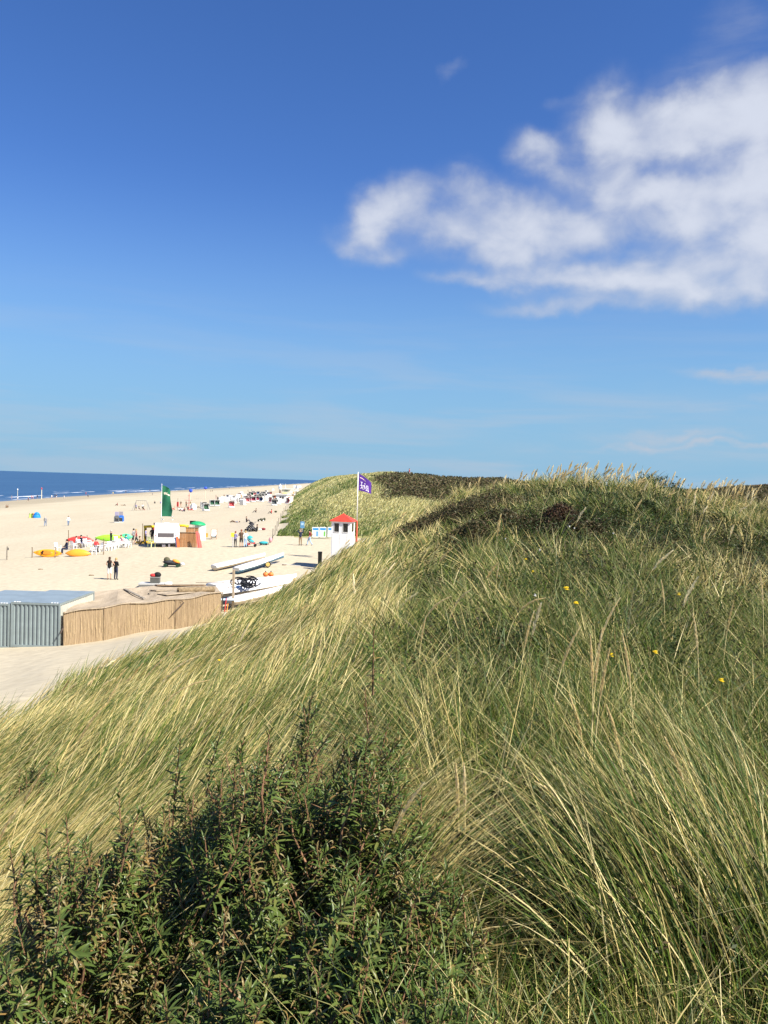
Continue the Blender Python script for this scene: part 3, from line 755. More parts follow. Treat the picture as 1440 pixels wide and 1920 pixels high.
# ------------------------------------------------------------------ sea buckthorn in the foreground
def leaves_mesh(base, axis, out, L_, W_, col, droop, fold=.35):
    """long narrow folded leaves. base (n,3), out = direction unit (n,3), axis = stem direction"""
    n = len(base); K = 4; t = np.linspace(0, 1, K + 1)
    side = np.cross(axis, out); side /= np.linalg.norm(side, axis=1)[:, None] + 1e-9
    up = np.cross(out, side)
    th = droop[:, None] * t[None] ** 1.3                                   # bends away from the stem
    tm = .5 * (th[:, 1:] + th[:, :-1]); seg = (L_ / K)[:, None]
    a = np.concatenate([np.zeros((n, 1)), np.cumsum(np.cos(tm) * seg, 1)], 1); b = np.concatenate([np.zeros((n, 1)), -np.cumsum(np.sin(tm) * seg, 1)], 1)
    P = base[:, None] + out[:, None] * a[..., None] + up[:, None] * b[..., None]
    nrm = out[:, None] * np.sin(th)[..., None] + up[:, None] * np.cos(th)[..., None]
    wp = np.interp(t, [0, .25, .6, 1], [.25, .9, 1, .05])
    wv = side[:, None] * (W_[:, None] * wp[None])[..., None] * .5
    lift = nrm * (W_[:, None] * wp[None])[..., None] * .5 * fold
    V = np.stack([P - wv + lift, P, P + wv + lift], 2).reshape(-1, 3)
    b0 = (np.arange(n) * (K + 1) * 3)[:, None] + (np.arange(K) * 3)[None]
    F = np.concatenate([np.stack([b0, b0 + 1, b0 + 4, b0 + 3], -1).reshape(-1, 4), np.stack([b0 + 1, b0 + 2, b0 + 5, b0 + 4], -1).reshape(-1, 4)])
    return V, F, np.repeat(col, (K + 1) * 3, 0)
LEAFC = np.array([[.058, .102, .014], [.080, .132, .018], [.042, .074, .013], [.115, .155, .024], [.165, .160, .034]])
DEADC = np.array([[.30, .13, .045], [.36, .22, .10], [.22, .10, .04], [.40, .30, .17]])
BARK = mat('buckthorn_bark', (.20, .11, .06), .8, .2, .45, 60)
def buckthorn(label, px, py, rx, ry, h, n, dead=.09, peak=0.0, Y=None, lsc=1.0):
    """centre of the footprint from the pixel its foot would have; rx, ry radii on the ground in metres"""
    if Y is None: p = G(px, py, 0, 1.0)
    else:
        u, s = pix(px, py); p = Vector((u * Y, Y, gz(u * Y, Y)))
    t = thing('sea_buckthorn', label, 'shrub', p, 0, 'sea buckthorn shrubs in the foreground')
    a = rng.uniform(0, 2 * np.pi, n); rr = np.sqrt(rng.random(n))
    x = np.cos(a) * rr * rx; y = np.sin(a) * rr * ry
    z0 = ground_z(x + p.x, y + p.y) - p.z
    top = z0 + h * (1 - .45 * rr ** 2) * rng.uniform(.5, 1.0, n) + peak * np.exp(-(rr / .4) ** 2) * rng.random(n)
    ln = rng.uniform(.22, .42, n)
    d = np.stack([np.cos(a) * rr * .55 + rng.normal(.05, .22, n), np.sin(a) * rr * .45 + rng.normal(-.05, .22, n), np.full(n, 1.0)], 1); d /= np.linalg.norm(d, axis=1)[:, None]
    tip = np.stack([x, y, top], 1); bs = tip - d * ln[:, None]
    # stems
    mb = MB()
    for i in range(n):
        b_, e_ = Vector(bs[i]), Vector(tip[i]); root = Vector((x[i] * .35, y[i] * .35, float(z0[i]) * .35 - .05))
        w = Vector(rng.normal(0, .012, 3))
        mb.tube([b_, b_.lerp(e_, .5) + w, e_], [.0045, .0035, .0018], 5, cap=False)
        if i % 2 == 0:
            m_ = root.lerp(b_, .5) + Vector(rng.normal(0, .05, 3))
            mb.tube([root, m_, b_], [.010, .007, .0045], 5, cap=False)
    for i in range(0, n, 3):                                  # bare thorny twigs
        q = Vector(bs[i]).lerp(Vector(tip[i]), random.uniform(.1, .7)); dd = Vector(rng.normal(0, 1, 3)); dd.normalize(); dd.z = abs(dd.z)
        mb.tube([q, q + dd * random.uniform(.05, .13)], [.0025, .0006], 4, cap=False)
    mb.build('stem', BARK, t, smooth=True)
    # leaves in a spiral up each shoot
    m = 44; idx = np.repeat(np.arange(n), m); k = np.tile(np.arange(m), n); N_ = n * m
    f = (k + rng.uniform(0, 1, N_)) / m; f = .12 + .88 * f
    base = bs[idx] + d[idx] * (ln[idx] * f)[:, None]
    ang = k * 2.39996 + rng.uniform(0, .8, N_) + idx
    ref = np.array([1.0, 0, 0]); e1 = np.cross(d, ref); e1 /= np.linalg.norm(e1, axis=1)[:, None]; e2 = np.cross(d, e1)
    rad = e1[idx] * np.cos(ang)[:, None] + e2[idx] * np.sin(ang)[:, None]
    op = np.interp(f, [0, .7, 1], [1.35, 1.0, .45]) + rng.normal(0, .15, N_)
    out = d[idx] * np.cos(op)[:, None] + rad * np.sin(op)[:, None]
    isd = rng.random(N_) < 1.9 * dead * np.where(rng.random(n) < .25, 3.2, .55)[idx]
    col = np.where(isd[:, None], pick(DEADC, N_, .25), pick(LEAFC, N_, .2))
    L_ = rng.uniform(.044, .078, N_) * np.interp(f, [0, .6, 1], [1, 1, .6]) * np.where(isd, .75, 1) * lsc
    V, F, C = leaves_mesh(base, d[idx], out, L_, L_ * rng.uniform(.14, .19, N_), col, rng.uniform(.1, .9, N_) + isd * rng.uniform(0, 2.2, N_), .45)
    np_mesh('foliage', V, F, LEAF, C, parent=t)
buckthorn('broad dark green buckthorn filling the middle of the foreground', 470, 1500, .44, .55, .96, 210, .10, .16, Y=2.95)
buckthorn('buckthorn with the tall dark shoot rising in the centre', 690, 1500, .20, .24, .96, 38, .18, .42, Y=3.45)
buckthorn('slender buckthorn shoots standing up against the straw coloured slope', 325, 1500, .22, .20, 1.06, 15, .25, .34, Y=3.55)
buckthorn('buckthorn with bare reddish twigs at the left edge', 95, 1500, .38, .42, .96, 110, .20, .08, Y=2.75)
buckthorn('low buckthorn with orange dead leaves in the bottom left corner', 90, 1900, .32, .30, .60, 100, .22, .0, Y=1.95)
buckthorn('glossy dark buckthorn at the bottom edge left of centre', 360, 1900, .36, .34, .62, 140, .10, .0, Y=2.05)
buckthorn('dense buckthorn beside the long grass in the centre foreground', 650, 1800, .34, .42, .60, 150, .06, .0, Y=2.35)
buckthorn('dark buckthorn filling the gap below the tall central shoot', 640, 1600, .40, .34, .86, 140, .10, .10, Y=2.8)
buckthorn('olive buckthorn climbing the slope below the slender shoots', 400, 1500, .36, .3, .86, 90, .16, .22, Y=3.4)
buckthorn('rust tipped buckthorn just left of the tall central shoot', 590, 1500, .30, .26, .90, 80, .22, .22, Y=3.5)
buckthorn('buckthorn with brown tips at the right edge of the thicket', 800, 1700, .24, .26, .56, 80, .09, .0, Y=2.4)
buckthorn('dark buckthorn between the left edge and the slender shoots', 210, 1600, .36, .34, .92, 120, .18, .12, Y=2.85)
buckthorn('bright green buckthorn at the bottom edge right of centre', 830, 1900, .24, .30, .52, 90, .05, .0, Y=1.95)
buckthorn('single young buckthorn shoot standing in the grass at the bottom', 1055, 1900, .07, .07, .42, 10, .05, .0, Y=1.95)
buckthorn('small dark buckthorn in the straw grass at the far left edge', 40, 1420, .45, .5, .55, 60, .1, .0, Y=6.5, lsc=1.3)

# ------------------------------------------------------------------ seed heads, flowers
def spike_arrays(P, rad, n):
    """hairy seed spikes along the last part of polylines P (n,K,3): little awned spikelets"""
    m = 60; N_ = n * m; idx = np.repeat(np.arange(n), m); t = rng.uniform(0, 1, N_)
    K = P.shape[1] - 1; a = t * K; j = np.minimum(a.astype(int), K - 1); fr = (a - j)[:, None]
    c = P[idx, j] * (1 - fr) + P[idx, j + 1] * fr; d = P[idx, j + 1] - P[idx, j]; d /= np.linalg.norm(d, axis=1)[:, None] + 1e-9
    r = rng.normal(size=(N_, 3)); r -= (r * d).sum(1)[:, None] * d; r /= np.linalg.norm(r, axis=1)[:, None]
    prof = np.interp(t, [0, .2, .6, 1], [.35, 1, .9, .25]) * rad[idx]
    b = c; tip = c + r * prof[:, None] + d * (rad[idx] * 2.6)[:, None]; s = np.cross(d, r) * (rad[idx] * .5)[:, None]
    V = np.stack([b - s * .3, b + s * .3, tip + s * .5, tip - s * .5], 1).reshape(-1, 3)
    return V, np.arange(N_ * 4).reshape(-1, 4), idx
HEADC = np.array([[.82, .68, .38], [.74, .60, .30], [.86, .76, .50]])
def stalks():
    # ridge and slope: many pale heads
    n = 7500
    u = rng.uniform(-.42, .62, n); Y = np.exp(rng.uniform(np.log(6), np.log(44), n)); x = u * Y
    crest = np.exp(-((Y - ysil(u) + 1.5) / 4.0) ** 2)
    pr = np.where(u > .13, .005 + 1.0 * crest * sstep(.34, .52, fbm(x / 2.2, Y / 4, 141)), .010 + .05 * crest)
    k = grassiness(x, Y) & (rng.random(n) < pr); x, Y, u = x[k], Y[k], u[k]; n = len(x)
    Ln = rng.uniform(.6, .95, n); hd = hdir(.9, .3, .5, n); p0 = rng.uniform(.0, .2, n) + .25 * (u < .1)
    c0 = pick(STRAWC, n) * 1.05
    v, f, c, P = blade_arrays(put(x, Y), Ln, hd, p0, p0 + rng.uniform(.2, 1.0, n), .003 + .0004 * Y, c0, c0, K=6, curve=2.0, wprof=([0, 1], [1, .7]))
    Ps = P[:, 4:]; vs, fs, ix = spike_arrays(Ps, .013 + .0007 * Y, n)
    cs = pick(HEADC, n, .15)[ix]
    V, F, C = join([(v, f, c), (vs, fs, np.repeat(cs, 4, 0))])
    o = np_mesh('pale_seed_heads', V, F, STRAW, C, smooth=False)
    tag(o, 'pale seed heads standing above the grass along the dune crest', 'grass', kind='stuff')
stalks()
def big_stalk(px, py, Y, lean, label, bend=.7, scale=1.0, group=None):
    """one marram flower stalk whose seed head tip is at the pixel"""
    tip = at(px, py, Y)
    a = math.atan2(lean[1], lean[0]); hd = np.array([[math.cos(a), math.sin(a)]])
    amount = math.hypot(*lean)
    v, f, c, P = blade_arrays(np.zeros((1, 3)), np.array([1.0]), hd, np.array([amount * .25]), np.array([amount * .35 + bend]), np.array([.0045]), pick(STRAWC, 1), pick(STRAWC, 1), K=14, curve=3.0, wprof=([0, 1], [1, .6]))
    ex = P[0, -1]; hgt = max(.35, tip.z - gz(tip.x, tip.y)); sc = hgt / ex[2]
    for _ in range(3):
        bx, by = tip.x - ex[0] * sc, tip.y - ex[1] * sc; sc = max(.3, (tip.z - gz(bx, by))) / ex[2]
    sc = min(sc, 1.7)
    P = P * sc; pts = [Vector(q) for q in P[0]]
    t = thing('grass_stalk', label, 'grass stalk', (tip.x - ex[0] * sc, tip.y - ex[1] * sc, tip.z - ex[2] * sc), 0, group)
    MB().tube(pts, [.0026] * 10 + [.002] * 5, 5).build('stem', STALK, t, smooth=True)
    k0 = 10; Ph = P[:, k0:]; vs = []
    V, F, ix = spike_arrays(np.repeat(Ph, 5, 0), np.full(5, .0085 * scale), 5)
    np_mesh('seed_head', V, F, STRAW, np.repeat(pick(HEADC, 5, .1)[ix], 4, 0), smooth=False, parent=t)
def dry_stems():
    n = 1900; u = rng.uniform(-.06, .5, n); Y = np.exp(rng.uniform(np.log(1.7), np.log(9), n)); x = u * Y
    k = grassiness(x, Y) & (rng.random(n) < .35 + .65 * (fbm(x / .7, Y / .8, 151) > .5)); x, Y = x[k], Y[k]; n = len(x)
    b = put(x, Y); b[:, 2] += rng.uniform(0, .22, n)
    c0 = pick(STRAWC, n, .2); p0 = rng.uniform(.5, 1.5, n)
    v, f, c, _ = blade_arrays(b, rng.uniform(.25, .7, n), hdir(0, 1, 3, n), p0, p0 + rng.uniform(-.2, .5, n), rng.uniform(.0022, .0045, n), c0, c0, K=4, wprof=([0, 1], [1, .5]))
    b2 = blade_arrays(put(x[::3], Y[::3]), rng.uniform(.3, .6, len(x[::3])), hdir(-.4, .6, 1.0, len(x[::3])), rng.uniform(.1, .6, len(x[::3])), rng.uniform(.7, 1.7, len(x[::3])), rng.uniform(.005, .009, len(x[::3])), pick(GREENC, len(x[::3])) * 1.1, pick(GREENC, len(x[::3])) * 1.2, K=6)[:3]
    V, F, C_ = join([(v, f, c), b2])
    tag(np_mesh('dry_stems', V, F, GRASS, C_), 'dry crossing stems and broad green blades in the foreground grass', 'grass', kind='stuff')
dry_stems()
STALK = mat('dry_stalk', (.74, .60, .28), .7, .2, .2, 20)
for args in [
    (378, 1228, 6.5, (.9, .2), 'pale curved grass stalk with its head arched over left of the centre', 1.0),
    (340, 1212, 6.8, (.9, .2), 'pale grass stalk just left of the arched one on the straw slope', .8),
    (388, 1276, 6.0, (1.0, .1), 'long nodding seed head lying across the straw slope', 1.1),
    (200, 1318, 5.5, (.8, .1), 'slanting seed head on the straw slope above the left shrub', .5),
    (85, 1440, 4.6, (.7, .1), 'tall slanting seed head beside the left edge', .4),
    (30, 1520, 4.2, (.6, .1), 'grass stalk crossing the far left edge', .4),
    (798, 1158, 6.0, (.15, .0), 'upright seed head in the middle above the tall buckthorn', .15),
    (842, 1120, 6.4, (.3, .0), 'hooked seed head right of the upright one in the middle', 1.1),
    (880, 1107, 6.8, (.25, .0), 'thin grass stalk bending right over the dark hollow', .9),
    (1018, 1122, 6.2, (.2, .0), 'arched seed head above the yellow flowers to their left', 1.4),
    (935, 1060, 8.5, (.1, .0), 'straight tall grass stalk in the dark hollow', .1),
    (1000, 1150, 5.2, (.2, .1), 'bending grass stalk over the middle of the hollow', .3),
    (1128, 1185, 3.9, (.05, .0), 'stout straight seed head, tallest of the pale bundle', .1),
    (1107, 1196, 3.9, (-.05, .0), 'straight seed head left in the pale bundle', .1),
    (1142, 1222, 3.8, (.05, .0), 'seed head on the right of the pale bundle', .2),
    (1168, 1195, 4.1, (-.2, .0), 'seed head leaning left beside the pale bundle', .2),
    (1085, 1180, 4.5, (.3, .1), 'long stalk arching right over the pale bundle', .5),
    (1160, 1125, 5.2, (.35, .1), 'stalk reaching right below the yellow flower', .5),
    (1240, 1090, 7.0, (-.1, .0), 'pale stalk below the crest on the right', .2),
    (1300, 1155, 5.2, (-.1, .0), 'single grass stalk before the sandy clearing', .2),
    (1425, 1070, 6.5, (-.1, .0), 'upright stalk in the sandy clearing at the right edge', .15),
    (1375, 1130, 5.8, (.1, .0), 'thin stalk standing in the sandy clearing', .2),
    (1235, 985, 13.0, (.1, .0), 'pale seed head below the highest part of the crest', .3),
    (1275, 925, 17.0, (.1, .0), 'tall pale seed head at the right shoulder of the crest', .2),
    (1410, 960, 15.0, (.1, .0), 'seed head sticking up at the right edge below the far hill', .3),
    (1030, 930, 17.0, (.2, .0), 'pale seed head on the left shoulder of the crest', .6),
    (905, 925, 24.0, (.5, .0), 'seed head bending right at the left end of the crest', 1.2),
    (1010, 1470, 3.2, (-.5, .2), 'nodding seed head over the dark grass in the right foreground', 1.0),
    (790, 1475, 2.7, (.5, .0), 'grey seed head leaning over the centre shrub', .5),
    (855, 1440, 3.0, (-.1, .1), 'pair of stalks standing above the centre tussock, left one', .1),
    (870, 1440, 3.05, (-.05, .1), 'pair of stalks standing above the centre tussock, right one', .1),
    (1070, 1310, 3.6, (-.3, .1), 'seed head leaning left below the pale bundle', .3),
    (1140, 1330, 3.4, (-.3, .2), 'thick seed head leaning left in front of the long grass', .3),
    (1250, 1390, 3.2, (-.6, .2), 'slanting seed head on the long leaning tussock', .3),
]: big_stalk(*args, group='seed heads above the grass')

YELLOW = mat('yellow_petal', (.80, .56, .02), .6, .2, .15, 80); GSTEM = mat('green_stem', (.07, .11, .03), .7, .2)
def flower(px, py, Y, label, sc=1.0):
    sc *= .78
    p = at(px, py, Y); g = gz(p.x, p.y); h = max(.12, p.z - g)
    t = thing('yellow_flower', label, 'flower', (p.x, p.y, g), 0, 'yellow ragwort flowers on the dune')
    MB().tube([(0, 0, -.02), (.01, 0, h * .5), (0, 0, h)], [.004, .003, .002], 5).build('stem', GSTEM, t)
    mb = MB()
    for k in range(5):
        sc = sc if k else sc * .72
        a = k * 1.25; c = Vector((math.cos(a) * .006, math.sin(a) * .007, h + random.uniform(-.006, .006))) * 1
        if k == 0: c = Vector((0, 0, h + .008))
        mb.ell(c, (.011 * sc, .011 * sc, .006 * sc), 8, 4)
        for q in range(8):
            b = q * .785; mb.box(c + Vector((math.cos(b) * .014 * sc, math.sin(b) * .014 * sc, 0)), (.014 * sc, .006 * sc, .002), Matrix.Rotation(b, 3, 'Z'))
    mb.build('blossom', YELLOW, t)
for a in [(1062, 1103, 5.0, 'largest yellow flower head left in the hollow', 1.2), (1080, 1131, 4.9, 'yellow flower just below the largest one', 1.1), (1273, 1114, 6.4, 'yellow flower before the sandy clearing', .9),
          (1229, 1223, 4.2, 'flat yellow flower right of the pale bundle of stalks', .8), (1353, 1276, 3.9, 'yellow flower lowest on the right', .8), (1147, 1228, 4.3, 'yellow flower close to the pale bundle of stalks', .6),
          (986, 1049, 7.5, 'small yellow flower highest up in the hollow', .8), (999, 1072, 7.0, 'small yellow flower below the highest one', .8), (411, 1238, 8.0, 'single yellow flower on the straw slope', .9)]: flower(*a)
WHITEF = mat('white_fluff', (.75, .74, .70), .8, .1)
for a in [(1068, 987, 11, 'white seed fluff highest on the brow'), (1077, 990, 11, 'white seed fluff beside the highest one'), (1003, 1116, 6.5, 'white fluffy seed ball above the dark hollow'), (948, 1010, 12, 'small white fluff left on the brow'), (1150, 1000, 10, 'small white fluff right on the brow'), (1012, 1031, 9, 'white fluff above the yellow flowers')]:
    p = at(a[0], a[1], a[2]); g = gz(p.x, p.y); h = max(.15, p.z - g)
    t = thing('thistle', a[3], 'thistle', (p.x, p.y, g), 0, 'seeding thistles on the dune')
    MB().tube([(0, 0, -.02), (.015, 0, h * .5), (0, 0, h)], [.004, .003, .002], 5).build('stem', GSTEM, t)
    mb = MB()
    for k in range(26):
        d = Vector(rng.normal(0, 1, 3)).normalized(); mb.tube([Vector((0, 0, h)), Vector((0, 0, h)) + d * .013], [.0016, .001], 4)
    mb.build('seed_ball', WHITEF, t)
# ------------------------------------------------------------------ people
def C(name, rgb, **k): return mat(name, rgb, **({'rough': .75, 'spec': .25, 'var': .12, 'scale': 6} | k))
SKIN = C('skin', (.55, .33, .23)); SKIN2 = C('tanned_skin', (.42, .24, .16))
CL = dict(black=C('black_cloth', (.012, .012, .014)), navy=C('navy_cloth', (.018, .024, .055)), white=C('white_cloth', (.78, .77, .74)), grey=C('grey_cloth', (.28, .28, .30)),
          maroon=C('maroon_cloth', (.20, .02, .035)), red=C('red_cloth', (.55, .05, .05)), jeans=C('jeans', (.12, .19, .33)), lightjeans=C('light_jeans', (.32, .46, .66)), khaki=C('khaki', (.26, .18, .10)),
          lilac=C('lilac_cloth', (.26, .24, .42)), pink=C('pink_cloth', (.62, .30, .33)), brown=C('brown_cloth', (.12, .07, .045)), blue=C('blue_cloth', (.05, .12, .45)), stripe=C('striped_cloth', (.16, .17, .22), var=.6, scale=30),
          yellow=C('yellow_cloth', (.75, .55, .05)), orange=C('orange_cloth', (.75, .28, .05)), skin=SKIN, tan=SKIN2, dark=C('dark_cloth', (.04, .04, .045)), teal=C('teal_cloth', (.03, .30, .34)))
HAIR = dict(brown=C('brown_hair', (.06, .03, .018)), blond=C('blond_hair', (.42, .28, .12)), black=C('black_hair', (.01, .009, .008)), grey=C('grey_hair', (.40, .38, .36)), red=C('auburn_hair', (.20, .06, .03)))
def joints(pose):
    J = dict(pel=(0, 0, .93), wai=(0, 0, 1.08), che=(0, .01, 1.29), nec=(0, .012, 1.45), hd0=(0, -.005, 1.55), hd1=(0, -.01, 1.665), nose=(0, -.105, 1.585))
    for s, k in ((-1, 'L'), (1, 'R')):
        J.update({'sh' + k: (s * .17, .012, 1.385), 'el' + k: (s * .235, .03, 1.12), 'wr' + k: (s * .245, -.05, .89), 'ha' + k: (s * .245, -.075, .81),
                  'hi' + k: (s * .085, 0, .87), 'kn' + k: (s * .10, -.015, .48), 'an' + k: (s * .105, .02, .085), 'to' + k: (s * .125, -.14, .03)})
    def up(dz, keys, dx=0, dy=0):
        for k in keys: x, y, z = J[k]; J[k] = (x + dx, y + dy, z + dz)
    torso = ['pel', 'wai', 'che', 'nec', 'hd0', 'hd1', 'nose', 'shL', 'elL', 'wrL', 'haL', 'shR', 'elR', 'wrR', 'haR', 'hiL', 'hiR']
    if pose == 'phone':
        J.update(elL=(-.23, .02, 1.13), wrL=(-.10, -.22, 1.14), haL=(-.03, -.27, 1.17), elR=(.24, .03, 1.12), wrR=(.10, -.22, 1.12), haR=(.04, -.27, 1.16)); J['hd1'] = (0, -.045, 1.66); J['nose'] = (0, -.125, 1.55)
    if pose == 'hip': J.update(elL=(-.37, .06, 1.15), wrL=(-.20, -.04, 1.0), haL=(-.13, -.07, .97), elR=(.23, .0, 1.12), wrR=(.14, -.2, 1.08), haR=(.1, -.26, 1.1))
    if pose == 'hands_head': J.update(elL=(-.34, -.03, 1.52), wrL=(-.16, -.08, 1.68), haL=(-.08, -.08, 1.72), elR=(.34, -.03, 1.52), wrR=(.16, -.08, 1.68), haR=(.08, -.08, 1.72))
    if pose == 'walk':
        J.update(knL=(-.09, -.16, .50), anL=(-.09, -.22, .10), toL=(-.10, -.38, .06), knR=(.09, .06, .47), anR=(.09, .30, .14), toR=(.10, .20, .03),
                 elL=(-.25, .10, 1.13), wrL=(-.26, .06, .90), haL=(-.26, .03, .82), elR=(.25, -.06, 1.12), wrR=(.24, -.2, .94), haR=(.23, -.24, .88))
    if pose in ('sit', 'sitlean'):
        up(-.40, torso)
        for s, k in ((-1, 'L'), (1, 'R')): J.update({'kn' + k: (s * .12, -.40, .50), 'an' + k: (s * .12, -.40, .085), 'to' + k: (s * .13, -.56, .03), 'el' + k: (s * .25, -.06, .74), 'wr' + k: (s * .2, -.26, .62), 'ha' + k: (s * .18, -.34, .6)})
    if pose == 'ground':
        up(-.80, torso)
        for s, k in ((-1, 'L'), (1, 'R')): J.update({'kn' + k: (s * .13, -.36, .42), 'an' + k: (s * .12, -.60, .09), 'to' + k: (s * .12, -.74, .03), 'el' + k: (s * .25, -.12, .36), 'wr' + k: (s * .16, -.32, .40), 'ha' + k: (s * .12, -.38, .42)})
    if pose == 'lie':
        for k in torso: x, y, z = J[k]; J[k] = (x, (z - .93), .14 + y * .6)
        J['hd0'] = (0, .62, .18); J['hd1'] = (0, .73, .20); J['nose'] = (0, .66, .29)
        for s, k in ((-1, 'L'), (1, 'R')): J.update({'hi' + k: (s * .085, -.06, .13), 'kn' + k: (s * .11, -.42, .16 + (.2 if s > 0 else 0)), 'an' + k: (s * .11, -.80, .08), 'to' + k: (s * .12, -.86, .16), 'el' + k: (s * .27, .2, .08), 'wr' + k: (s * .26, -.02, .08), 'ha' + k: (s * .26, -.1, .08)})
    return J
ED = [('pel', 'wai', 't'), ('wai', 'che', 't'), ('che', 'nec', 't'), ('nec', 'hd0', 'h'), ('hd0', 'hd1', 'h'), ('hd0', 'nose', 'h')]
for k in 'LR':
    ED += [('che', 'sh' + k, 't'), ('sh' + k, 'el' + k, 'u'), ('el' + k, 'wr' + k, 'f'), ('wr' + k, 'ha' + k, 'p'), ('pel', 'hi' + k, 'b'), ('hi' + k, 'kn' + k, 'b'), ('kn' + k, 'an' + k, 's'), ('an' + k, 'to' + k, 'o')]
RAD = dict(pel=.125, wai=.115, che=.13, nec=.058, hd0=.078, hd1=.088, nose=.014, sh=.058, el=.041, wr=.028, ha=.034, hi=.088, kn=.056, an=.040, to=.034)
_body = {}
def body_geo(pose, fingers):
    key = (pose, fingers)
    if key in _body: return _body[key]
    J = joints(pose); names = list(J); co = [Vector(J[n]) for n in names]; rad = [RAD[n] if n in RAD else RAD[n[:2]] for n in names]
    ed = [(names.index(a), names.index(b), r) for a, b, r in ED]
    if fingers:
        for k in 'LR':
            h = Vector(J['ha' + k]); w = Vector(J['wr' + k]); d = (h - w).normalized(); sd = d.cross(Vector((0, 0, 1)) if abs(d.z) < .8 else Vector((0, 1, 0))).normalized(); hi_ = names.index('ha' + k)
            nrm = d.cross(sd)
            for q, (off, ln, cl) in enumerate([(-.032, .075, .25), (-.011, .085, .3), (.011, .08, .35), (.031, .062, .4)]):
                e = h + d * ln + sd * off + nrm * cl * ln * .5
                names.append(f'f{k}{q}'); co.append(e); rad.append(.009); ed.append((hi_, len(co) - 1, 'p'))
            e = h.lerp(w, .3) + sd * -.06 + d * .035; names.append(f'th{k}'); co.append(e); rad.append(.010); ed.append((hi_, len(co) - 1, 'p'))
    me = bpy.data.meshes.new('tmp'); me.from_pydata(co, [(a, b) for a, b, _ in ed], []); o = bpy.data.objects.new('tmp', me); COL.objects.link(o)
    sk = o.modifiers.new('s', 'SKIN'); sk.use_smooth_shade = True; sk.branch_smoothing = .2
    if not me.skin_vertices: me.skin_vertices.new()
    for i, v in enumerate(me.skin_vertices[0].data):
        n = names[i]; r = rad[i]; v.radius = (r * (1.22 if n in ('pel', 'wai', 'che') else 1), r * (.82 if n in ('pel', 'wai', 'che') else 1)); v.use_root = (i == 0)
    ss = o.modifiers.new('u', 'SUBSURF'); ss.levels = 1; ss.render_levels = 1
    dg = bpy.context.evaluated_depsgraph_get(); em = bpy.data.meshes.new_from_object(o.evaluated_get(dg))
    bpy.data.objects.remove(o); bpy.data.meshes.remove(me)
    V = np.array([v.co[:] for v in em.vertices]); Nn = np.array([v.normal[:] for v in em.vertices]); F = [tuple(p.vertices) for p in em.polygons]
    bpy.data.meshes.remove(em)
    cen = np.array([V[list(f)].mean(0) for f in F]); best = np.full(len(F), 9.0); reg = np.array(['t'] * len(F))
    for a, b, r in ed:
        A, B_ = np.array(co[a]), np.array(co[b]); d = B_ - A; t = np.clip(((cen - A) @ d) / (d @ d), 0, 1); q = np.linalg.norm(cen - A - t[:, None] * d, axis=1) - (rad[a] * (1 - t) + rad[b] * t)
        k = q < best; best[k] = q[k]; reg[k] = r
    _body[key] = (V, Nn, F, reg, J); return _body[key]
def cloth(name, V, Nn, F, reg, regions, off, material, parent):
    fs = [f for f, r in zip(F, reg) if r in regions]
    if not fs: return
    idx = sorted({i for f in fs for i in f}); mp = {i: k for k, i in enumerate(idx)}
    mb = MB(); mb.add([V[i] + Nn[i] * off for i in idx], [tuple(mp[i] for i in f) for f in fs])
    o = mb.build(name, material, parent, smooth=True)
def person(loc, rz, label, pose='stand', top='white', long=True, bottom='jeans', shorts=False, hair='brown', longhair=False, skin=SKIN, scale=1.0, fingers=False, group='people on the beach', shoes='dark', bare=False):
    V, Nn, F, reg, J = body_geo(pose, fingers)
    t = thing('person', label, 'person', loc, rz, group, scale)
    MB().add(list(V), F).build('body', skin, t, smooth=True)
    if not bare:
        cloth('shirt' if not long else 'jacket', V, Nn, F, reg, 'tu' + ('f' if long else '') if long is not None else 't', .012, CL[top], t)
    cloth('shorts' if shorts else 'trousers', V, Nn, F, reg, 'b' + ('' if shorts else 's'), .010, CL[bottom], t)
    if shoes:
        for sg in (-1, 1): cloth('shoe', V, Nn, [f for f in F if V[f[0]][0] * sg > 0], [r for f, r in zip(F, reg) if V[f[0]][0] * sg > 0], 'o', .008, CL[shoes], t)
    h0, h1 = Vector(J['hd0']), Vector(J['hd1']); ax = (h1 - h0).normalized(); nz = (Vector(J['nose']) - h0); nz = (nz - ax * nz.dot(ax)).normalized()
    rot = Matrix((ax.cross(nz) * -1, -nz, ax)).transposed()
    mb = MB(); mb.ell(h0.lerp(h1, .72) - nz * .018, (.093, .104, .108), 12, 8, rot, 0, .60)
    mb.ell(h0.lerp(h1, .45) - nz * .055, (.08, .055, .10), 10, 6, rot)
    if longhair: mb.ell(h0 - nz * .085 - ax * .10, (.085, .045, .20), 10, 6, rot)
    mb.build('hair', HAIR[hair], t, smooth=True)
    return t
PI = math.pi
NEAR = dict(fingers=True)
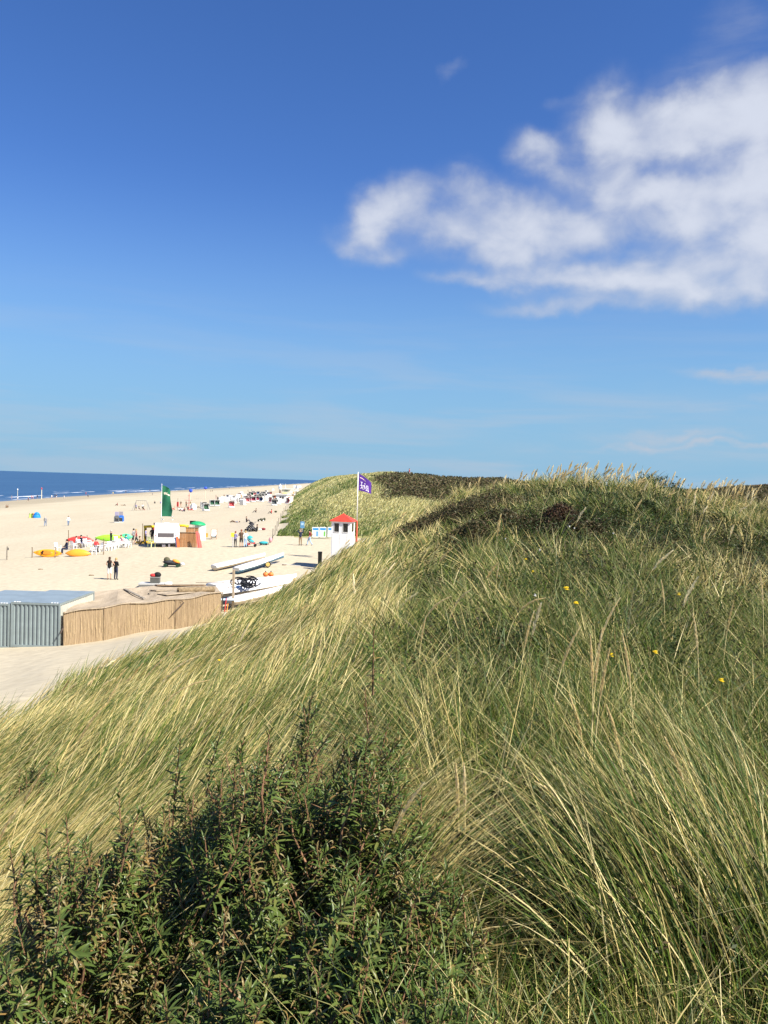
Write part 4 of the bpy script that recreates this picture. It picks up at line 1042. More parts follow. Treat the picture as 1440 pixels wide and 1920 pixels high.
# (pixel of the feet, heading, ...)
def P(px, py, head, label, **k): return person(B(px, py), head, label, **k)
couple = P(205, 1087, PI + .25, 'woman with long brown hair and pale shorts standing on the open sand', pose='hip', top='black', long=None, bottom='white', shorts=True, hair='brown', longhair=True, skin=SKIN, shoes='dark', scale=1.0, **NEAR)
P(217, 1087, PI - .35, 'blond woman in a black jacket standing close beside the woman with long hair', pose='phone', top='black', bottom='navy', hair='blond', scale=.97, **NEAR)
P(441, 1026, PI - .2, 'red haired woman in a lilac top beside the yellow flag post', pose='phone', top='lilac', long=False, bottom='dark', hair='red', scale=.98, **NEAR)
P(452, 1026, PI + .1, 'tall man in a dark shirt and black shorts standing by the pram', pose='phone', top='brown', long=False, bottom='black', shorts=True, hair='red', scale=1.08, skin=SKIN2, **NEAR)
P(460, 1026, PI + .3, 'person in a white top and pale jeans leaning over the pram', pose='phone', top='white', bottom='lightjeans', hair='blond', scale=1.0, **NEAR)
P(563, 1023, .1, 'man in a dark jacket shading his eyes beside the dune grass', pose='hands_head', top='navy', bottom='khaki', hair='grey', scale=1.02, **NEAR)
P(580, 1023, -1.2, 'woman walking past the information boards with a backpack', pose='walk', top='maroon', long=False, bottom='lightjeans', hair='black', scale=.98, **NEAR)
P(85, 987, PI + .2, 'person in a pale top walking alone left of the other lone walker', pose='walk', top='grey', bottom='jeans', hair='grey', longhair=True)
P(128, 986, .5, 'person in white carrying a dark bag, the right one of two lone walkers', pose='walk', top='white', bottom='jeans', hair='brown')
P(208, 1024, PI * .5, 'man in a black jacket bending over the white plastic chairs', pose='phone', top='black', bottom='dark', hair='grey', shoes='dark')
P(250, 1020, -PI * .5, 'person in a grey shirt standing behind the woman in the maroon dress', pose='walk', top='grey', long=False, bottom='dark', shorts=True, hair='black')
P(255, 1021, PI * .6, 'woman in a maroon dress walking left of the caravan', pose='walk', top='maroon', long=None, bottom='dark', shorts=True, hair='blond', shoes=None, skin=SKIN)
P(273, 1020, PI * .55, 'person in a checked shirt standing just left of the caravan', pose='phone', top='lilac', long=False, bottom='dark', shorts=True, hair='black')
P(285, 1018, PI, 'person in black leaning against the caravan', pose='stand', top='black', bottom='black', hair='brown')
P(289, 1006, PI, 'person in a red shirt half hidden behind the caravan corner', pose='stand', top='red', long=False, bottom='dark', hair='brown')
P(255, 957, PI, 'person in a blue shirt pushing at the swing', pose='phone', top='lilac', long=False, bottom='dark', shorts=True, hair='grey')
P(267, 957, PI, 'person in a white shirt pushing the other swing', pose='phone', top='white', long=False, bottom='dark', shorts=True, hair='brown')
G1 = 'bathers at the waterline'
for i, (px, py, tp, bt, lab, po) in enumerate([(22, 937, 'skin', 'pink', 'bather standing in the foam farthest to the left', 'stand'), (33, 939, 'white', 'grey', 'bather in white at the edge of the foam, second from the left', 'stand'), (53, 941, 'maroon', 'dark', 'person in dark red walking on the wet sand', 'walk'),
        (59, 936, 'pink', 'red', 'child in pink splashing in the foam', 'walk'), (62, 936, 'skin', 'pink', 'child running beside the child in pink', 'walk'), (70, 935, 'black', 'black', 'bather in black in the foam by the sandbank pole', 'stand'), (97, 935, 'white', 'skin', 'person in white standing at the waterline left of the pair', 'stand'),
        (103, 934, 'black', 'black', 'left one of a pair in black at the waterline', 'stand'), (106, 934, 'dark', 'white', 'right one of a pair in black at the waterline', 'stand'), (120, 936, 'white', 'white', 'person all in white near the waterline', 'stand'), (161, 928, 'red', 'red', 'bather in red standing in the shallow water', 'stand'),
        (165, 934, 'navy', 'dark', 'person in dark clothes walking below the bather in red', 'walk'), (212, 928, 'yellow', 'dark', 'person in a yellow jacket at the waterline', 'stand'), (236, 925, 'black', 'black', 'bather in black right of the yellow jacket', 'stand'), (281, 922, 'black', 'black', 'bather in black in the surf left of the green flag', 'stand'),
        (286, 929, 'grey', 'dark', 'person in grey on the wet sand left of the green flag', 'walk'), (367, 919, 'dark', 'black', 'bather in dark clothes in the surf right of the blue ball', 'stand'), (395, 923, 'black', 'dark', 'left one of two walkers on the far wet sand', 'walk'), (398, 923, 'dark', 'dark', 'right one of two walkers on the far wet sand', 'walk'), (430, 917, 'navy', 'navy', 'bather in the surf above the hooded chairs', 'stand')]):
    P(px, py, PI * random.random() * 2, lab, pose=po, top=tp, long=False, bottom=bt, shorts=True, hair=random.choice(['brown', 'black', 'blond']), shoes=None, group=G1, bare=(tp == 'skin'), scale=1.0)
G2 = 'people sitting or lying on the sand'
for px, py, tp, bt, lab, po, hd in [(441, 980, 'stripe', 'brown', 'person lying stretched out on the sand left of the seated one', 'lie', -PI / 2), (462, 979, 'black', 'navy', 'person in black sitting on the sand beside the one lying down', 'ground', PI / 2),
        (482, 996, 'black', 'black', 'person in black sitting behind the dark pushchair', 'ground', -PI / 2), (480, 961, 'brown', 'navy', 'person in brown sitting in the sun below the kiosk', 'ground', -PI / 2.2), (509, 963, 'red', 'black', 'person in a red jacket sitting on the sand nearest the kiosk', 'ground', -PI / 2),
        (12, 952, 'brown', 'khaki', 'pair of brown figures sitting at the far left, one of them', 'ground', .8), (15, 952, 'brown', 'khaki', 'pair of brown figures sitting at the far left, the other', 'ground', -.8), (220, 948, 'maroon', 'brown', 'person lying on the sand above the beach chairs, left one', 'ground', -PI / 2), (231, 948, 'khaki', 'brown', 'person lying on the sand above the beach chairs, right one', 'lie', PI / 2),
        (290, 944, 'dark', 'dark', 'person sitting alone between the swing and the green flag', 'ground', .5), (301, 944, 'lilac', 'lilac', 'person in lilac sitting just left of the green flag', 'ground', .5),
        (327, 956, 'skin', 'red', 'sunbather sitting left of the red flag', 'ground', -1), (336, 958, 'white', 'black', 'person in a white shirt and black trousers beside the red flag', 'ground', 1.2), (341, 958, 'white', 'pink', 'person in white sitting right of the red flag', 'ground', .3), (346, 959, 'maroon', 'navy', 'person in dark red sitting in the group by the mast', 'ground', -.4),
        (352, 955, 'brown', 'dark', 'person sitting right at the foot of the red mast', 'ground', .6), (357, 957, 'red', 'red', 'person in red lying in front of the mast', 'lie', 1.4), (363, 955, 'dark', 'brown', 'person sitting right of the red mast', 'ground', -.8), (369, 952, 'khaki', 'brown', 'person lying right of the white windbreak', 'lie', 1.5),
        (339, 951, 'brown', 'skin', 'long haired person standing behind the red flag', 'stand', 0), (349, 951, 'brown', 'black', 'person standing left of the red mast', 'stand', 1)]:
    P(px, py, hd, lab, pose=po, top=tp, long=False, bottom=bt, hair=random.choice(['brown', 'black', 'blond']), group=G2, bare=(tp == 'skin'), shorts=(bt == 'skin'))
for px, py, tp, bt, lab, po in [(405, 936, 'maroon', 'pink', 'person in red behind the hooded chairs on the left', 'stand'), (408, 940, 'black', 'dark', 'person in black between the left hooded chairs', 'stand'), (420, 935, 'maroon', 'maroon', 'person in dark red behind the middle hooded chairs', 'stand'), (453, 934, 'orange', 'orange', 'person in orange among the hooded chairs', 'sit'),
        (465, 922, 'black', 'black', 'dark leaning figure walking above the hooded chairs', 'walk'), (472, 922, 'grey', 'dark', 'person in grey above the hooded chairs', 'stand'), (443, 941, 'brown', 'maroon', 'person sitting in front of the middle hooded chairs', 'ground'), (510, 939, 'black', 'black', 'left one of two people in black beside the kiosk', 'walk'), (513, 938, 'black', 'black', 'right one of two people in black beside the kiosk', 'stand'),
        (508, 934, 'yellow', 'yellow', 'person in yellow left of the kiosk', 'stand'), (541, 939, 'red', 'maroon', 'person in red on the kiosk terrace', 'sit'), (555, 928, 'black', 'dark', 'person in black on the path behind the kiosk', 'walk'), (552, 934, 'white', 'brown', 'person in white on the path right of the kiosk', 'walk')]:
    P(px, py, random.uniform(0, 6), lab, pose=po, top=tp, long=True, bottom=bt, hair=random.choice(['brown', 'black', 'blond']), group='people among the hooded chairs')
person(Vector((at(767, 903, 170).x, 170, gz(at(767, 903, 170).x, 170))), 2.0, 'tiny person in a red top walking on the far dune plateau', pose='walk', top='red', bottom='white', group='walkers on the dune')
t = thing('backpack', 'brown backpack on the woman walking by the boards', 'bag', B(580, 1023) + Vector((.0, .0, 0)), -1.2)
MB().ell((0, .20, 1.24), (.15, .10, .21), 10, 8).ell((0, .29, 1.18), (.10, .05, .10), 8, 6).build('bag_body', C('tan_leather', (.36, .20, .10)), t, smooth=True)
MB().tube([(-.09, .12, 1.36), (-.10, -.02, 1.42), (-.11, -.13, 1.3)], .014, 5).tube([(.09, .12, 1.36), (.10, -.02, 1.42), (.11, -.13, 1.3)], .014, 5).build('strap', C('dark_strap', (.05, .03, .02)), t)

# ------------------------------------------------------------------ lifeguard hut and flagpole
WHITE = C('white_paint', (.80, .79, .77), rough=.5, var=.04); REDR = C('red_roof_paint', (.72, .055, .035), rough=.5, var=.10, scale=3); DGLASS = mat('dark_glass', (.035, .034, .030), .12, .5)
BLACKP = C('black_plastic', (.012, .012, .012), rough=.4); WOOD = mat('weathered_wood', (.20, .14, .09), .85, .15, .35, 5, stretch=(1, 1, .15)); GREYW = mat('grey_driftwood', (.25, .22, .18), .9, .1, .35, 5, stretch=(1, .2, 1))
Yt = 70.0; pt = at(642, 1040, Yt); gt = gz(pt.x, Yt); eav = at(642, 977, Yt).z - gt; apx = at(643, 963, Yt).z - gt
t = thing('lifeguard_hut', 'white wooden lifeguard hut with a bright red pyramid roof at the dune foot', 'hut', (pt.x, Yt, gt), R(-10))
w, d = 1.72, 1.62; fl = .62
b = MB()
zw0, zw1 = eav - .92, eav - .16
b.box((0, -d / 2 + .03, (fl + zw0) / 2), (w, .06, zw0 - fl)).box((0, -d / 2 + .03, (zw1 + eav) / 2), (w, .06, eav - zw1))
for x, ww in ((-w / 2 + .11, .22), (0, .30), (w / 2 - .11, .22)): b.box((x, -d / 2 + .03, (zw0 + zw1) / 2), (ww, .06, zw1 - zw0))
b.box((0, d / 2 - .03, (fl + eav) / 2), (w, .06, eav - fl))
for s in (-1, 1): b.box((s * (w / 2 - .03), 0, (fl + zw0) / 2), (.058, d - .125, zw0 - fl)).box((s * (w / 2 - .03), 0, (zw1 + eav) / 2), (.058, d - .125, eav - zw1)); b.box((s * (w / 2 - .03), -d / 2 + .2, (zw0 + zw1) / 2), (.058, .26, zw1 - zw0)); b.box((s * (w / 2 - .03), d / 2 - .2, (zw0 + zw1) / 2), (.058, .26, zw1 - zw0))
wl = b.build('wall', WHITE, t)
for x in (-.395, .395):
    wd = MB().box((x, -d / 2 + .035, (zw0 + zw1) / 2), (.49, .012, zw1 - zw0 - .002)).build('window', DGLASS, t)
    f = MB()
    for s in (-1, 1): f.box((x + s * .235, -d / 2 - .012, (zw0 + zw1) / 2), (.035, .03, zw1 - zw0 + .03))
    f.box((x, -d / 2 - .013, zw0 - .01), (.50, .045, .035)).build('frame', WHITE, wd)
for s in (-1, 1): MB().box((s * (w / 2 - .03), 0, (zw0 + zw1) / 2), (.012, d - .54, zw1 - zw0)).build('window', DGLASS, t)
pn = MB()
for x0, x1 in ((-.78, -.12), (-.10, .52), (.54, .80)): pn.box(((x0 + x1) / 2, -d / 2 - .008, (fl + zw0) / 2 + .05), (x1 - x0, .014, zw0 - fl - .42))
pn.build('panelling', WHITE, t)
rf = MB(); e = .16; q = [(-w / 2 - e, -d / 2 - e), (w / 2 + e, -d / 2 - e), (w / 2 + e, d / 2 + e), (-w / 2 - e, d / 2 + e)]
rf.add([(x, y, eav) for x, y in q] + [(x, y, eav + .05) for x, y in q] + [(0, 0, apx)], [(3, 2, 1, 0), (0, 1, 5, 4), (1, 2, 6, 5), (2, 3, 7, 6), (3, 0, 4, 7), (4, 5, 8), (5, 6, 8), (6, 7, 8), (7, 4, 8)])
ro = rf.build('roof', REDR, t); MB().ell((0, 0, apx), (.06, .06, .05), 8, 6).build('finial', REDR, ro)
bs = MB()
for sx in (-1, 1):
    for sy in (-1, 1): bs.box((sx * (w / 2 - .07), sy * (d / 2 - .07), fl / 2 - .15), (.12, .12, fl + .3))
bs.box((0, -d / 2 + .05, fl - .06), (w, .08, .12)).box((0, d / 2 - .05, fl - .06), (w, .08, .12)).box((w / 2 - .05, 0, fl - .06), (.08, d - .18, .12)).box((-w / 2 + .05, 0, fl - .06), (.08, d - .18, .12))
bs.build('base_frame', WHITE, t)
st = MB()
for i, (yy, zz) in enumerate(((-.22, .42), (-.48, .22), (-.74, .04))): st.box((-.1, -d / 2 + yy, zz), (1.0, .24, .05))
for s in (-1, 1): st.box((-.1 + s * .52, -d / 2 - .45, .20), (.05, .95, .10), Matrix.Rotation(R(36), 3, 'X'))
st.build('steps', WHITE, t); MB().box((.12, -d / 2 - .02, fl + .22), (.78, .02, .085)).build('vent_slot', BLACKP, t)
t = thing('bin', 'black plastic bin standing left of the lifeguard hut', 'bin', B(600, 1047) + Vector((0, 0, 0)), 0)
t.location = (at(600, 1045, 69.2).x, 69.2, gz(at(600, 1045, 69.2).x, 69.2))
hb = at(600, 1034, 69.2).z - t.location.z
MB().box((0, 0, hb * .45), (.30, .30, hb * .9), None, 1.12).build('body', BLACKP, t); MB().box((0, 0, hb * .95), (.36, .36, hb * .08)).build('lid', BLACKP, t)
Yp = 74.0; pp = at(671.5, 886, Yp); gp = gz(at(668, 1016, Yp).x, Yp); xp = at(669, 1000, Yp).x
FPURP = mat('purple_flag_cloth', (.105, .042, .29), .8, .1, .12, 3, trans=.25); FMARK = mat('white_print', (.85, .82, .88), .8, .1); FPINK = mat('pale_pink_print', (.85, .62, .62), .8, .1)
t = thing('flagpole', 'tall white flagpole with a red lower section beside the lifeguard hut', 'flagpole', (xp, Yp, gp), 0)
zt = pp.z - gp; zr = at(671, 977, Yp).z - gp; lx = pp.x - xp
MB().tube([(lx * zr / zt, 0, zr), (lx, 0, zt)], [.052, .040], 10).build('pole', WHITE, t, smooth=True)
MB().tube([(0, 0, -.4), (lx * zr / zt, 0, zr + .02)], [.095, .075], 8).build('red_post', C('red_post_paint', (.55, .10, .06), var=.2), t)
MB().ell((lx, 0, zt), (.06, .06, .05), 8, 6).build('cap', WHITE, t)
def flag_sheet(W_, H_, fn, n=(26, 20)):
    return lambda a, b_: fn(a, b_)
zf0 = at(672, 888.5, Yp).z; zf1 = at(672, 919.5, Yp).z; H_ = zf0 - zf1
fo = Vector((at(672.2, 904, Yp).x + .03, Yp, 0))
def pf(a, b_, dy=0.0):      # a along the fly 0..1, b_ from hoist top 0 to bottom 1
    x = 1.22 * (a - .05 * a * a); droop = .78 * a ** 1.25 * (1 - b_) + .30 * a ** 1.4 * b_
    y = .10 * math.sin(a * 6.5 + b_ * 1.6) * a ** .7 + .30 * a * a
    return (x, y + dy, -H_ * b_ - droop)
f = thing('flag', 'purple flag with pale lettering blowing right from the white pole', 'flag', (fo.x, Yp, zf0), 0)
MB().grid(lambda a, b_: pf(a, b_), 30, 24).build('cloth', FPURP, f, smooth=True)
def stroke(pts, wd, mb):
    for (a0, b0), (a1, b1) in zip(pts, pts[1:]):
        n = 4; dx, dz = (a1 - a0) * 1.2, (b1 - b0) * H_; ln = math.hypot(dx, dz) + 1e-6; na, nb = -dz / ln * wd / 1.2, dx / ln * wd / H_
        for i in range(n):
            for sgn in (-.006, .006):
                q = []
                for tt, s in ((i / n, -1), ((i + 1) / n, -1), ((i + 1) / n, 1), (i / n, 1)): q.append(pf(a0 + (a1 - a0) * tt + s * na, b0 + (b1 - b0) * tt + s * nb, sgn))
                mb.add(q, [(0, 1, 2, 3)])
mk = MB()
for pts in ([(.16, .42), (.22, .50), (.28, .42)], [(.22, .50), (.23, .78)], [(.14, .86), (.23, .78), (.32, .88)], [(.10, .66), (.34, .64)], [(.30, .80), (.36, .62), (.44, .56), (.44, .80), (.38, .88)], [(.44, .56), (.52, .72), (.62, .82)], [(.62, .50), (.60, .66), (.68, .72)], [(.56, .90), (.64, .84), (.70, .88)], [(.66, .50), (.72, .50), (.74, .84)], [(.44, .44), (.50, .42)], [(.72, .84), (.80, .86)]): stroke(pts, .022, mk)
for (a, b_) in ((.76, .90), (.48, .46)): stroke([(a - .03, b_), (a + .03, b_)], .045, mk)
mk.build('lettering', FMARK, f)
pk = MB(); stroke([(.08, .20), (.26, .19), (.42, .22)], .034, pk); stroke([(.44, .235), (.55, .27)], .016, pk); pk.build('small_print', FPINK, f)

# ------------------------------------------------------------------ containers and reed hut
STEEL = mat('grey_container_paint', (.215, .26, .265), .45, .4, .10, 2.5); STEELR = mat('container_roof_paint', (.20, .25, .285), .5, .4, .12, 1.5); RUST = C('dark_steel', (.05, .055, .06)); CREAMS = mat('sunlit_container_side', (.46, .46, .40), .5, .3, .1, 3)  # CREAMS has the sun on the side walls put into its paler colour
def container(x0, y0, label):
    Wc, Dc, Hc = 2.22, 4.05, at(112, 1132, 35.7).z - gz(x0, y0)
    g = gz(x0 + 1.1, y0 + .2) - .02
    t = thing('storage_container', label, 'container', (x0, y0, g), R(-1.0), 'storage containers at the dune foot')
    def corr(axis):
        L_ = Wc if axis == 'x' else Dc; n = int(L_ / .20); pts = []
        for i in range(n):
            a = .06 + (L_ - .12) * i / n; s = (L_ - .12) / n
            pts += [(a, 0), (a + s * .40, 0), (a + s * .52, .045), (a + s * .88, .045)]
        pts.append((L_ - .06, 0)); return pts
    fr = MB(); vs = []; p = corr('x'); k = len(p)
    fr.add([(a, .02 + d, .12) for a, d in p] + [(a, .02 + d, Hc - .08) for a, d in p], [(i, i + 1, k + i + 1, k + i) for i in range(k - 1)]); fr.build('front_wall', STEEL, t)
    p = corr('y'); k = len(p)
    for nm, X, sg in (('side_wall', Wc - .02, -1), ('side_wall', .02, 1)):
        m_ = MB(); m_.add([(X + sg * d, a, .12) for a, d in p] + [(X + sg * d, a, Hc - .08) for a, d in p], [(i, i + 1, k + i + 1, k + i) for i in range(k - 1)]); m_.build(nm, CREAMS, t)
    MB().box((Wc / 2, Dc - .02, Hc / 2), (Wc - .1, .03, Hc - .2)).build('rear_wall', STEEL, t)
    f = MB()
    for X in (.03, Wc - .03):
        for Y in (.03, Dc - .03): f.box((X, Y, Hc / 2), (.07, .07, Hc))
    for Y in (.03, Dc - .03): f.box((Wc / 2, Y, Hc - .045), (Wc - .14, .06, .085)).box((Wc / 2, Y, .07), (Wc - .14, .06, .11))
    for X in (.03, Wc - .03): f.box((X, Dc / 2, Hc - .045), (.06, Dc - .14, .085)).box((X, Dc / 2, .07), (.06, Dc - .14, .11))
    f.build('frame', STEEL, t)
    r_ = MB().grid(lambda a, b_: (.01 + a * (Wc - .02), .01 + b_ * (Dc - .02), Hc + .004 + .02 * math.sin(a * PI) * math.sin(b_ * PI)), 8, 8).build('roof', STEELR, t)
    s_ = MB()
    for X in (.14, .26, .36, Wc - .40, Wc - .27, Wc - .15): s_.box((X, .09, Hc + .012), (.075, .10, .012), Matrix.Rotation(.4, 3, 'Z'))
    s_.build('white_sticker', WHITE, r_)
    ft = MB()
    for X in (.1, Wc - .1): ft.box((X, .15, -.04), (.24, .24, .13)); ft.box((X, Dc - .15, -.04), (.24, .24, .13))
    ft.build('foot', C('concrete', (.35, .31, .26)), t); MB().box((Wc / 2, .09, .005), (Wc - .3, .05, .06)).build('bottom_rail', RUST, t)
    return t
xr = at(112, 1217, 35.7).x
container(xr - 2.22, 35.7, 'right hand grey corrugated container, next to the reed hut')
container(xr - 2.22 * 2 - .06, 35.72, 'left hand grey corrugated container cut off by the picture edge')
REED = mat('reed_screen', (.23, .165, .10), .9, .1, scale=26, rgb2=(.38, .285, .18), stretch=(1, 1, .05), bump=.5, bscale=60)
MATS = mat('reed_roof_mat', (.29, .235, .17), .95, .05, scale=2.5, rgb2=(.44, .36, .265), stretch=(1, .3, 1), bump=.6, bscale=14)
A_ = at(118, 1213, 35.72); A_.z = 0; Bq = at(414, 1160, 44.0); Bq.z = 0
t = thing('reed_hut', 'long low hut walled with reed screens behind the containers', 'hut', (A_.x, A_.y, 0), 0)
dv = (Bq - A_); Lw = dv.length; dn = dv.normalized(); nn = Vector((dn.y, -dn.x, 0))
topz = lambda s: 1.70 + .06 * math.sin(s * 7) + .04 * math.sin(s * 23) - .04 * s
def wallpt(s, z, o=0.0):
    p = dn * (Lw * s) + nn * (.18 * math.sin(s * 9.5) * .35 + o); return (p.x, p.y, z)
edges = [0, .21, .37, .66, .79, 1.0]
for i, (s0, s1) in enumerate(zip(edges, edges[1:])):
    b = MB(); n = 46
    def fn(a, v): s = s0 + .0006 + (s1 - s0 - .0012) * a; return wallpt(s, -.35 + (topz(s) + .35 + .02 * math.sin(a * 60 + i)) * v, .03 * (i % 2) + .05 * (1 - v) + .012 * math.sin(a * 150))
    b.grid(fn, n * 2, 5, tuple(-nn * .05)); b.build('reed_panel', REED, t)
rd = MB()
for i in range(240):
    s = random.random(); z0 = random.uniform(-.1, .9); z1 = min(topz(s) + random.uniform(-.02, .06), z0 + random.uniform(.5, 1.4)); rd.tube([wallpt(s, z0, .10), wallpt(min(1, s + random.uniform(-.002, .002)), z1, .075)], [.005, .003], 4, cap=False)
rd.build('loose_reed', mat('pale_reed', (.55, .42, .25), .8, .1, .2, 9), t)
sp = MB()
for s in edges[1:-1]: sp.tube([wallpt(s, 0, .09), wallpt(s, topz(s) + .02, .08)], .009, 5)
sp.build('seam', C('dark_cord', (.16, .11, .07)), t)
bk = [at(162, 1111, 41.2) - A_, at(232, 1104, 43.2) - A_, at(300, 1097, 46.0) - A_, at(405, 1099, 48.0) - A_]
def roofpt(a, v, lift=0):
    f_ = Vector(wallpt(a, topz(a) + .015, .08)); j = min(int(a * 3), 2); q = a * 3 - j; b_ = bk[j].lerp(bk[j + 1], q); p = f_.lerp(b_, v)
    return (p.x, p.y, p.z + lift + .05 * math.sin(a * 17 + v * 5) * v * (1 - v) * 4 - .10 * math.sin(v * PI) * abs(math.sin(a * 11)))
MB().grid(lambda a, v: roofpt(a, v), 60, 10, (0, 0, -.04)).build('roof', MATS, t)
sw = MB(); p0 = Vector(wallpt(0, 0, 0)); sw.add([p0 + Vector((0, 0, -.3)), bk[0] * 1 + Vector((0, 0, -1.8)), bk[0] - Vector((0, 0, .06)), p0 + Vector((0, 0, 1.45))], [(0, 1, 2, 3)]); sw.build('side_wall', REED, t)
# loose things on the hut roof
def on_roof(a, v, lift=.02): return A_ + Vector(roofpt(a, v)) + Vector((0, 0, lift))
def plank(a0, v0, a1, v1, wd, th, label, material=GREYW, lift=.06):
    p, q = on_roof(a0, v0, lift), on_roof(a1, v1, lift); c = (p + q) / 2; d_ = q - p
    o = MB().box((0, 0, 0), (d_.length, wd, th), (d_.to_track_quat('X', 'Z')).to_matrix()).build('plank', material, None, loc=c)
    return tag(o, label, 'plank', 'loose boards on the reed hut roof')
plank(.34, .93, .47, .22, .14, .05, 'long dark plank lying slantwise on the left of the roof')
plank(.56, .62, .78, .72, .5, .04, 'broad grey board in the middle of the roof', MATS)
plank(.52, .55, .74, .60, .10, .06, 'narrow dark board in front of the rolled mat')
plank(.62, .95, .93, .97, .30, .05, 'weathered board along the back edge of the roof', WOOD)
plank(.60, .33, .80, .42, .7, .03, 'grey mat lying flat over the front edge of the roof', MATS)
p, q = on_roof(.72, .42, .16), on_roof(.955, .34, .14)
rl = MB(); rl.tube([p, p.lerp(q, .5) + Vector((0, 0, .02)), q], [.16, .17, .15], 12)
for i in range(30):
    g = random.uniform(0, 6.28); o_ = Vector((0, math.cos(g), math.sin(g))) * .165; rl.tube([p + o_ + (q - p) * random.uniform(-.02, .05), q + o_ * .95 - (q - p) * random.uniform(-.02, .08)], .012, 4)
tag(rl.build('reed_roll', mat('old_reed', (.22, .165, .10), .9, .1, .4, 8), None, smooth=False), 'rolled up reed mat lying at the right end of the roof', 'reed roll')
s_ = MB(); w0 = A_ + Vector(wallpt(.62, .92, .30)); w1 = A_ + Vector(wallpt(.70, 1.42, .22)); s_.tube([w0, w0.lerp(w1, .3), w1], [.018, .03, .03], 6); s_.tube([w1, w1 + Vector((-.2, 0, .14))], .014, 5)
tag(s_.build('stick', C('dark_stick', (.07, .05, .04)), None), 'crooked dark stick poking out of the reed wall', 'stick')
s_ = MB(); w0 = A_ + Vector(wallpt(-.012, .9, .3)); w1 = A_ + Vector(wallpt(.0, 1.05, .02)); s_.tube([w0 + Vector((-.2, 0, -.08)), w1], .03, 6)
tag(s_.build('stick', C('dark_stick', (.07, .05, .04)), None), 'short dark bar sticking out between container and reed wall', 'stick')
# timber frame right of the hut
pf_ = at(437, 1128, 47.5); g = gz(pf_.x, pf_.y); zt_ = at(437, 1068, 47.5).z - g
t = thing('timber_frame', 'timber post with thin rails at the right end of the reed hut', 'post', (pf_.x, pf_.y, g), 0)
PW = mat('pale_timber', (.42, .33, .23), .85, .1, .2, 6, stretch=(1, 1, .1))
MB().box((0, 0, zt_ / 2 - .2), (.13, .13, zt_ + .4)).build('post', PW, t)
zr_ = at(437, 1092, 47.5).z - g; MB().tube([(0, -.05, zr_), (-1.25, .0, zr_ - .03), (-2.3, .2, zr_ - .1)], .022, 6).build('rail', PW, t); MB().tube([(-.05, -.05, zr_ - .1), (-.75, -.1, zr_ - .75)], .022, 6).build('brace', PW, t)
MB().tube([(-.62, 0, -.1), (-.62, 0, zr_ - .05)], .018, 6).build('post', PW, t)
for px, py, lab, c_ in [(421, 1140, 'red and white pole leaning at the right end of the reed hut', 'red'), (424, 1150, 'orange plastic pole lower down at the end of the reed hut', 'orange'), (415, 1135, 'black tube leaning against the end of the reed hut', 'black')]:
    p_ = at(px, py, 46.6); tag(MB().tube([p_ + Vector((-.05, .1, -.55)), p_ + Vector((.06, .15, .55))], .035, 6).build('pole', CL[c_], None), lab, 'pole', 'poles leaning at the end of the hut')
t = thing('windsurf_board', 'blue and white board lying low beside the timber post', 'board', at(425, 1124, 47.2), .2)
MB().ell((0, 0, 0), (1.1, .28, .06), 16, 6).build('hull', C('pale_blue_board', (.42, .52, .66)), t, smooth=True)
# ------------------------------------------------------------------ boats
GEL = C('white_gelcoat', (.80, .78, .78), rough=.35, var=.04); BLUEH = C('blue_hull', (.06, .17, .27), rough=.4, scale=3, var=.25); CREAMH = C('cream_hull', (.55, .48, .38), rough=.5); ALU = mat('aluminium', (.5, .5, .5), .4, .5, metal=.7); ROPE = C('black_rope', (.015, .016, .022)); RUBBER = C('rubber', (.02, .02, .02)); YWHEEL = C('yellow_wheel', (.55, .38, .12))
def hull(L_, W_, H_, label, loc, rz, lower, pitch=0.0, group=None, deck=GEL):
    """slim hull: bow at +x"""
    t = thing('catamaran_hull', label, 'boat', loc, 0, group); t.rotation_euler = (0, -pitch, rz)
    N_ = 24; secs = [0, .06] + [i / N_ for i in range(3, N_ + 1)]
    def sec(s): return (W_ * .5 * max(.02, min(1, (1 - s) * 1.45) ** .8) * (.82 + .18 * min(1, s * 6)), H_ * (1 - .25 * s * s * 0), .10 * H_ * s * s)
    up = MB(); lo = MB(); vu = []; vl = []
    for s in secs:
        hw, h, rise = sec(s); x = s * L_
        vu.append([(x, -hw, h * .55 + rise), (x, -hw * .96, h * .8 + rise), (x, -hw * .62, h * .98 + rise), (x, 0, h * 1.04 + rise), (x, hw * .62, h * .98 + rise), (x, hw * .96, h * .8 + rise), (x, hw, h * .55 + rise)])
        vl.append([(x, -hw, h * .55 + rise), (x, -hw * .75, h * .22 + rise * 1.5), (x, 0, rise * 2), (x, hw * .75, h * .22 + rise * 1.5), (x, hw, h * .55 + rise)])
    def loft(m_, R_):
        k = len(R_[0]); base = [p for r in R_ for p in r]; m_.add(base, [(i * k + j, i * k + j + 1, (i + 1) * k + j + 1, (i + 1) * k + j) for i in range(len(R_) - 1) for j in range(k - 1)] + [tuple(range(k))])
    loft(up, vu); loft(lo, vl)
    up.build('deck', deck, t, smooth=True); lo.build('lower_hull', lower, t, smooth=True)
    MB().box((L_ * .42, 0, H_ * 1.05), (.5, W_ * .3, .05)).box((L_ * .2, 0, H_ * 1.05), (.12, .12, .06)).build('hatch', CREAMH, t)
    MB().box((-.03, 0, H_ * .6), (.05, W_ * .5, H_ * .5)).build('transom_plate', ALU, t)
    return t
def hull_between(p, q, W_, H_, label, lower, group='white catamaran hulls parked on the sand', drop=.05):
    d = q - p; return hull(d.length, W_, H_, label, p - Vector((0, 0, drop)), math.atan2(d.y, d.x), lower, math.asin(d.z / d.length), group)
s0 = B(402, 1071); b0 = B(497, 1050)
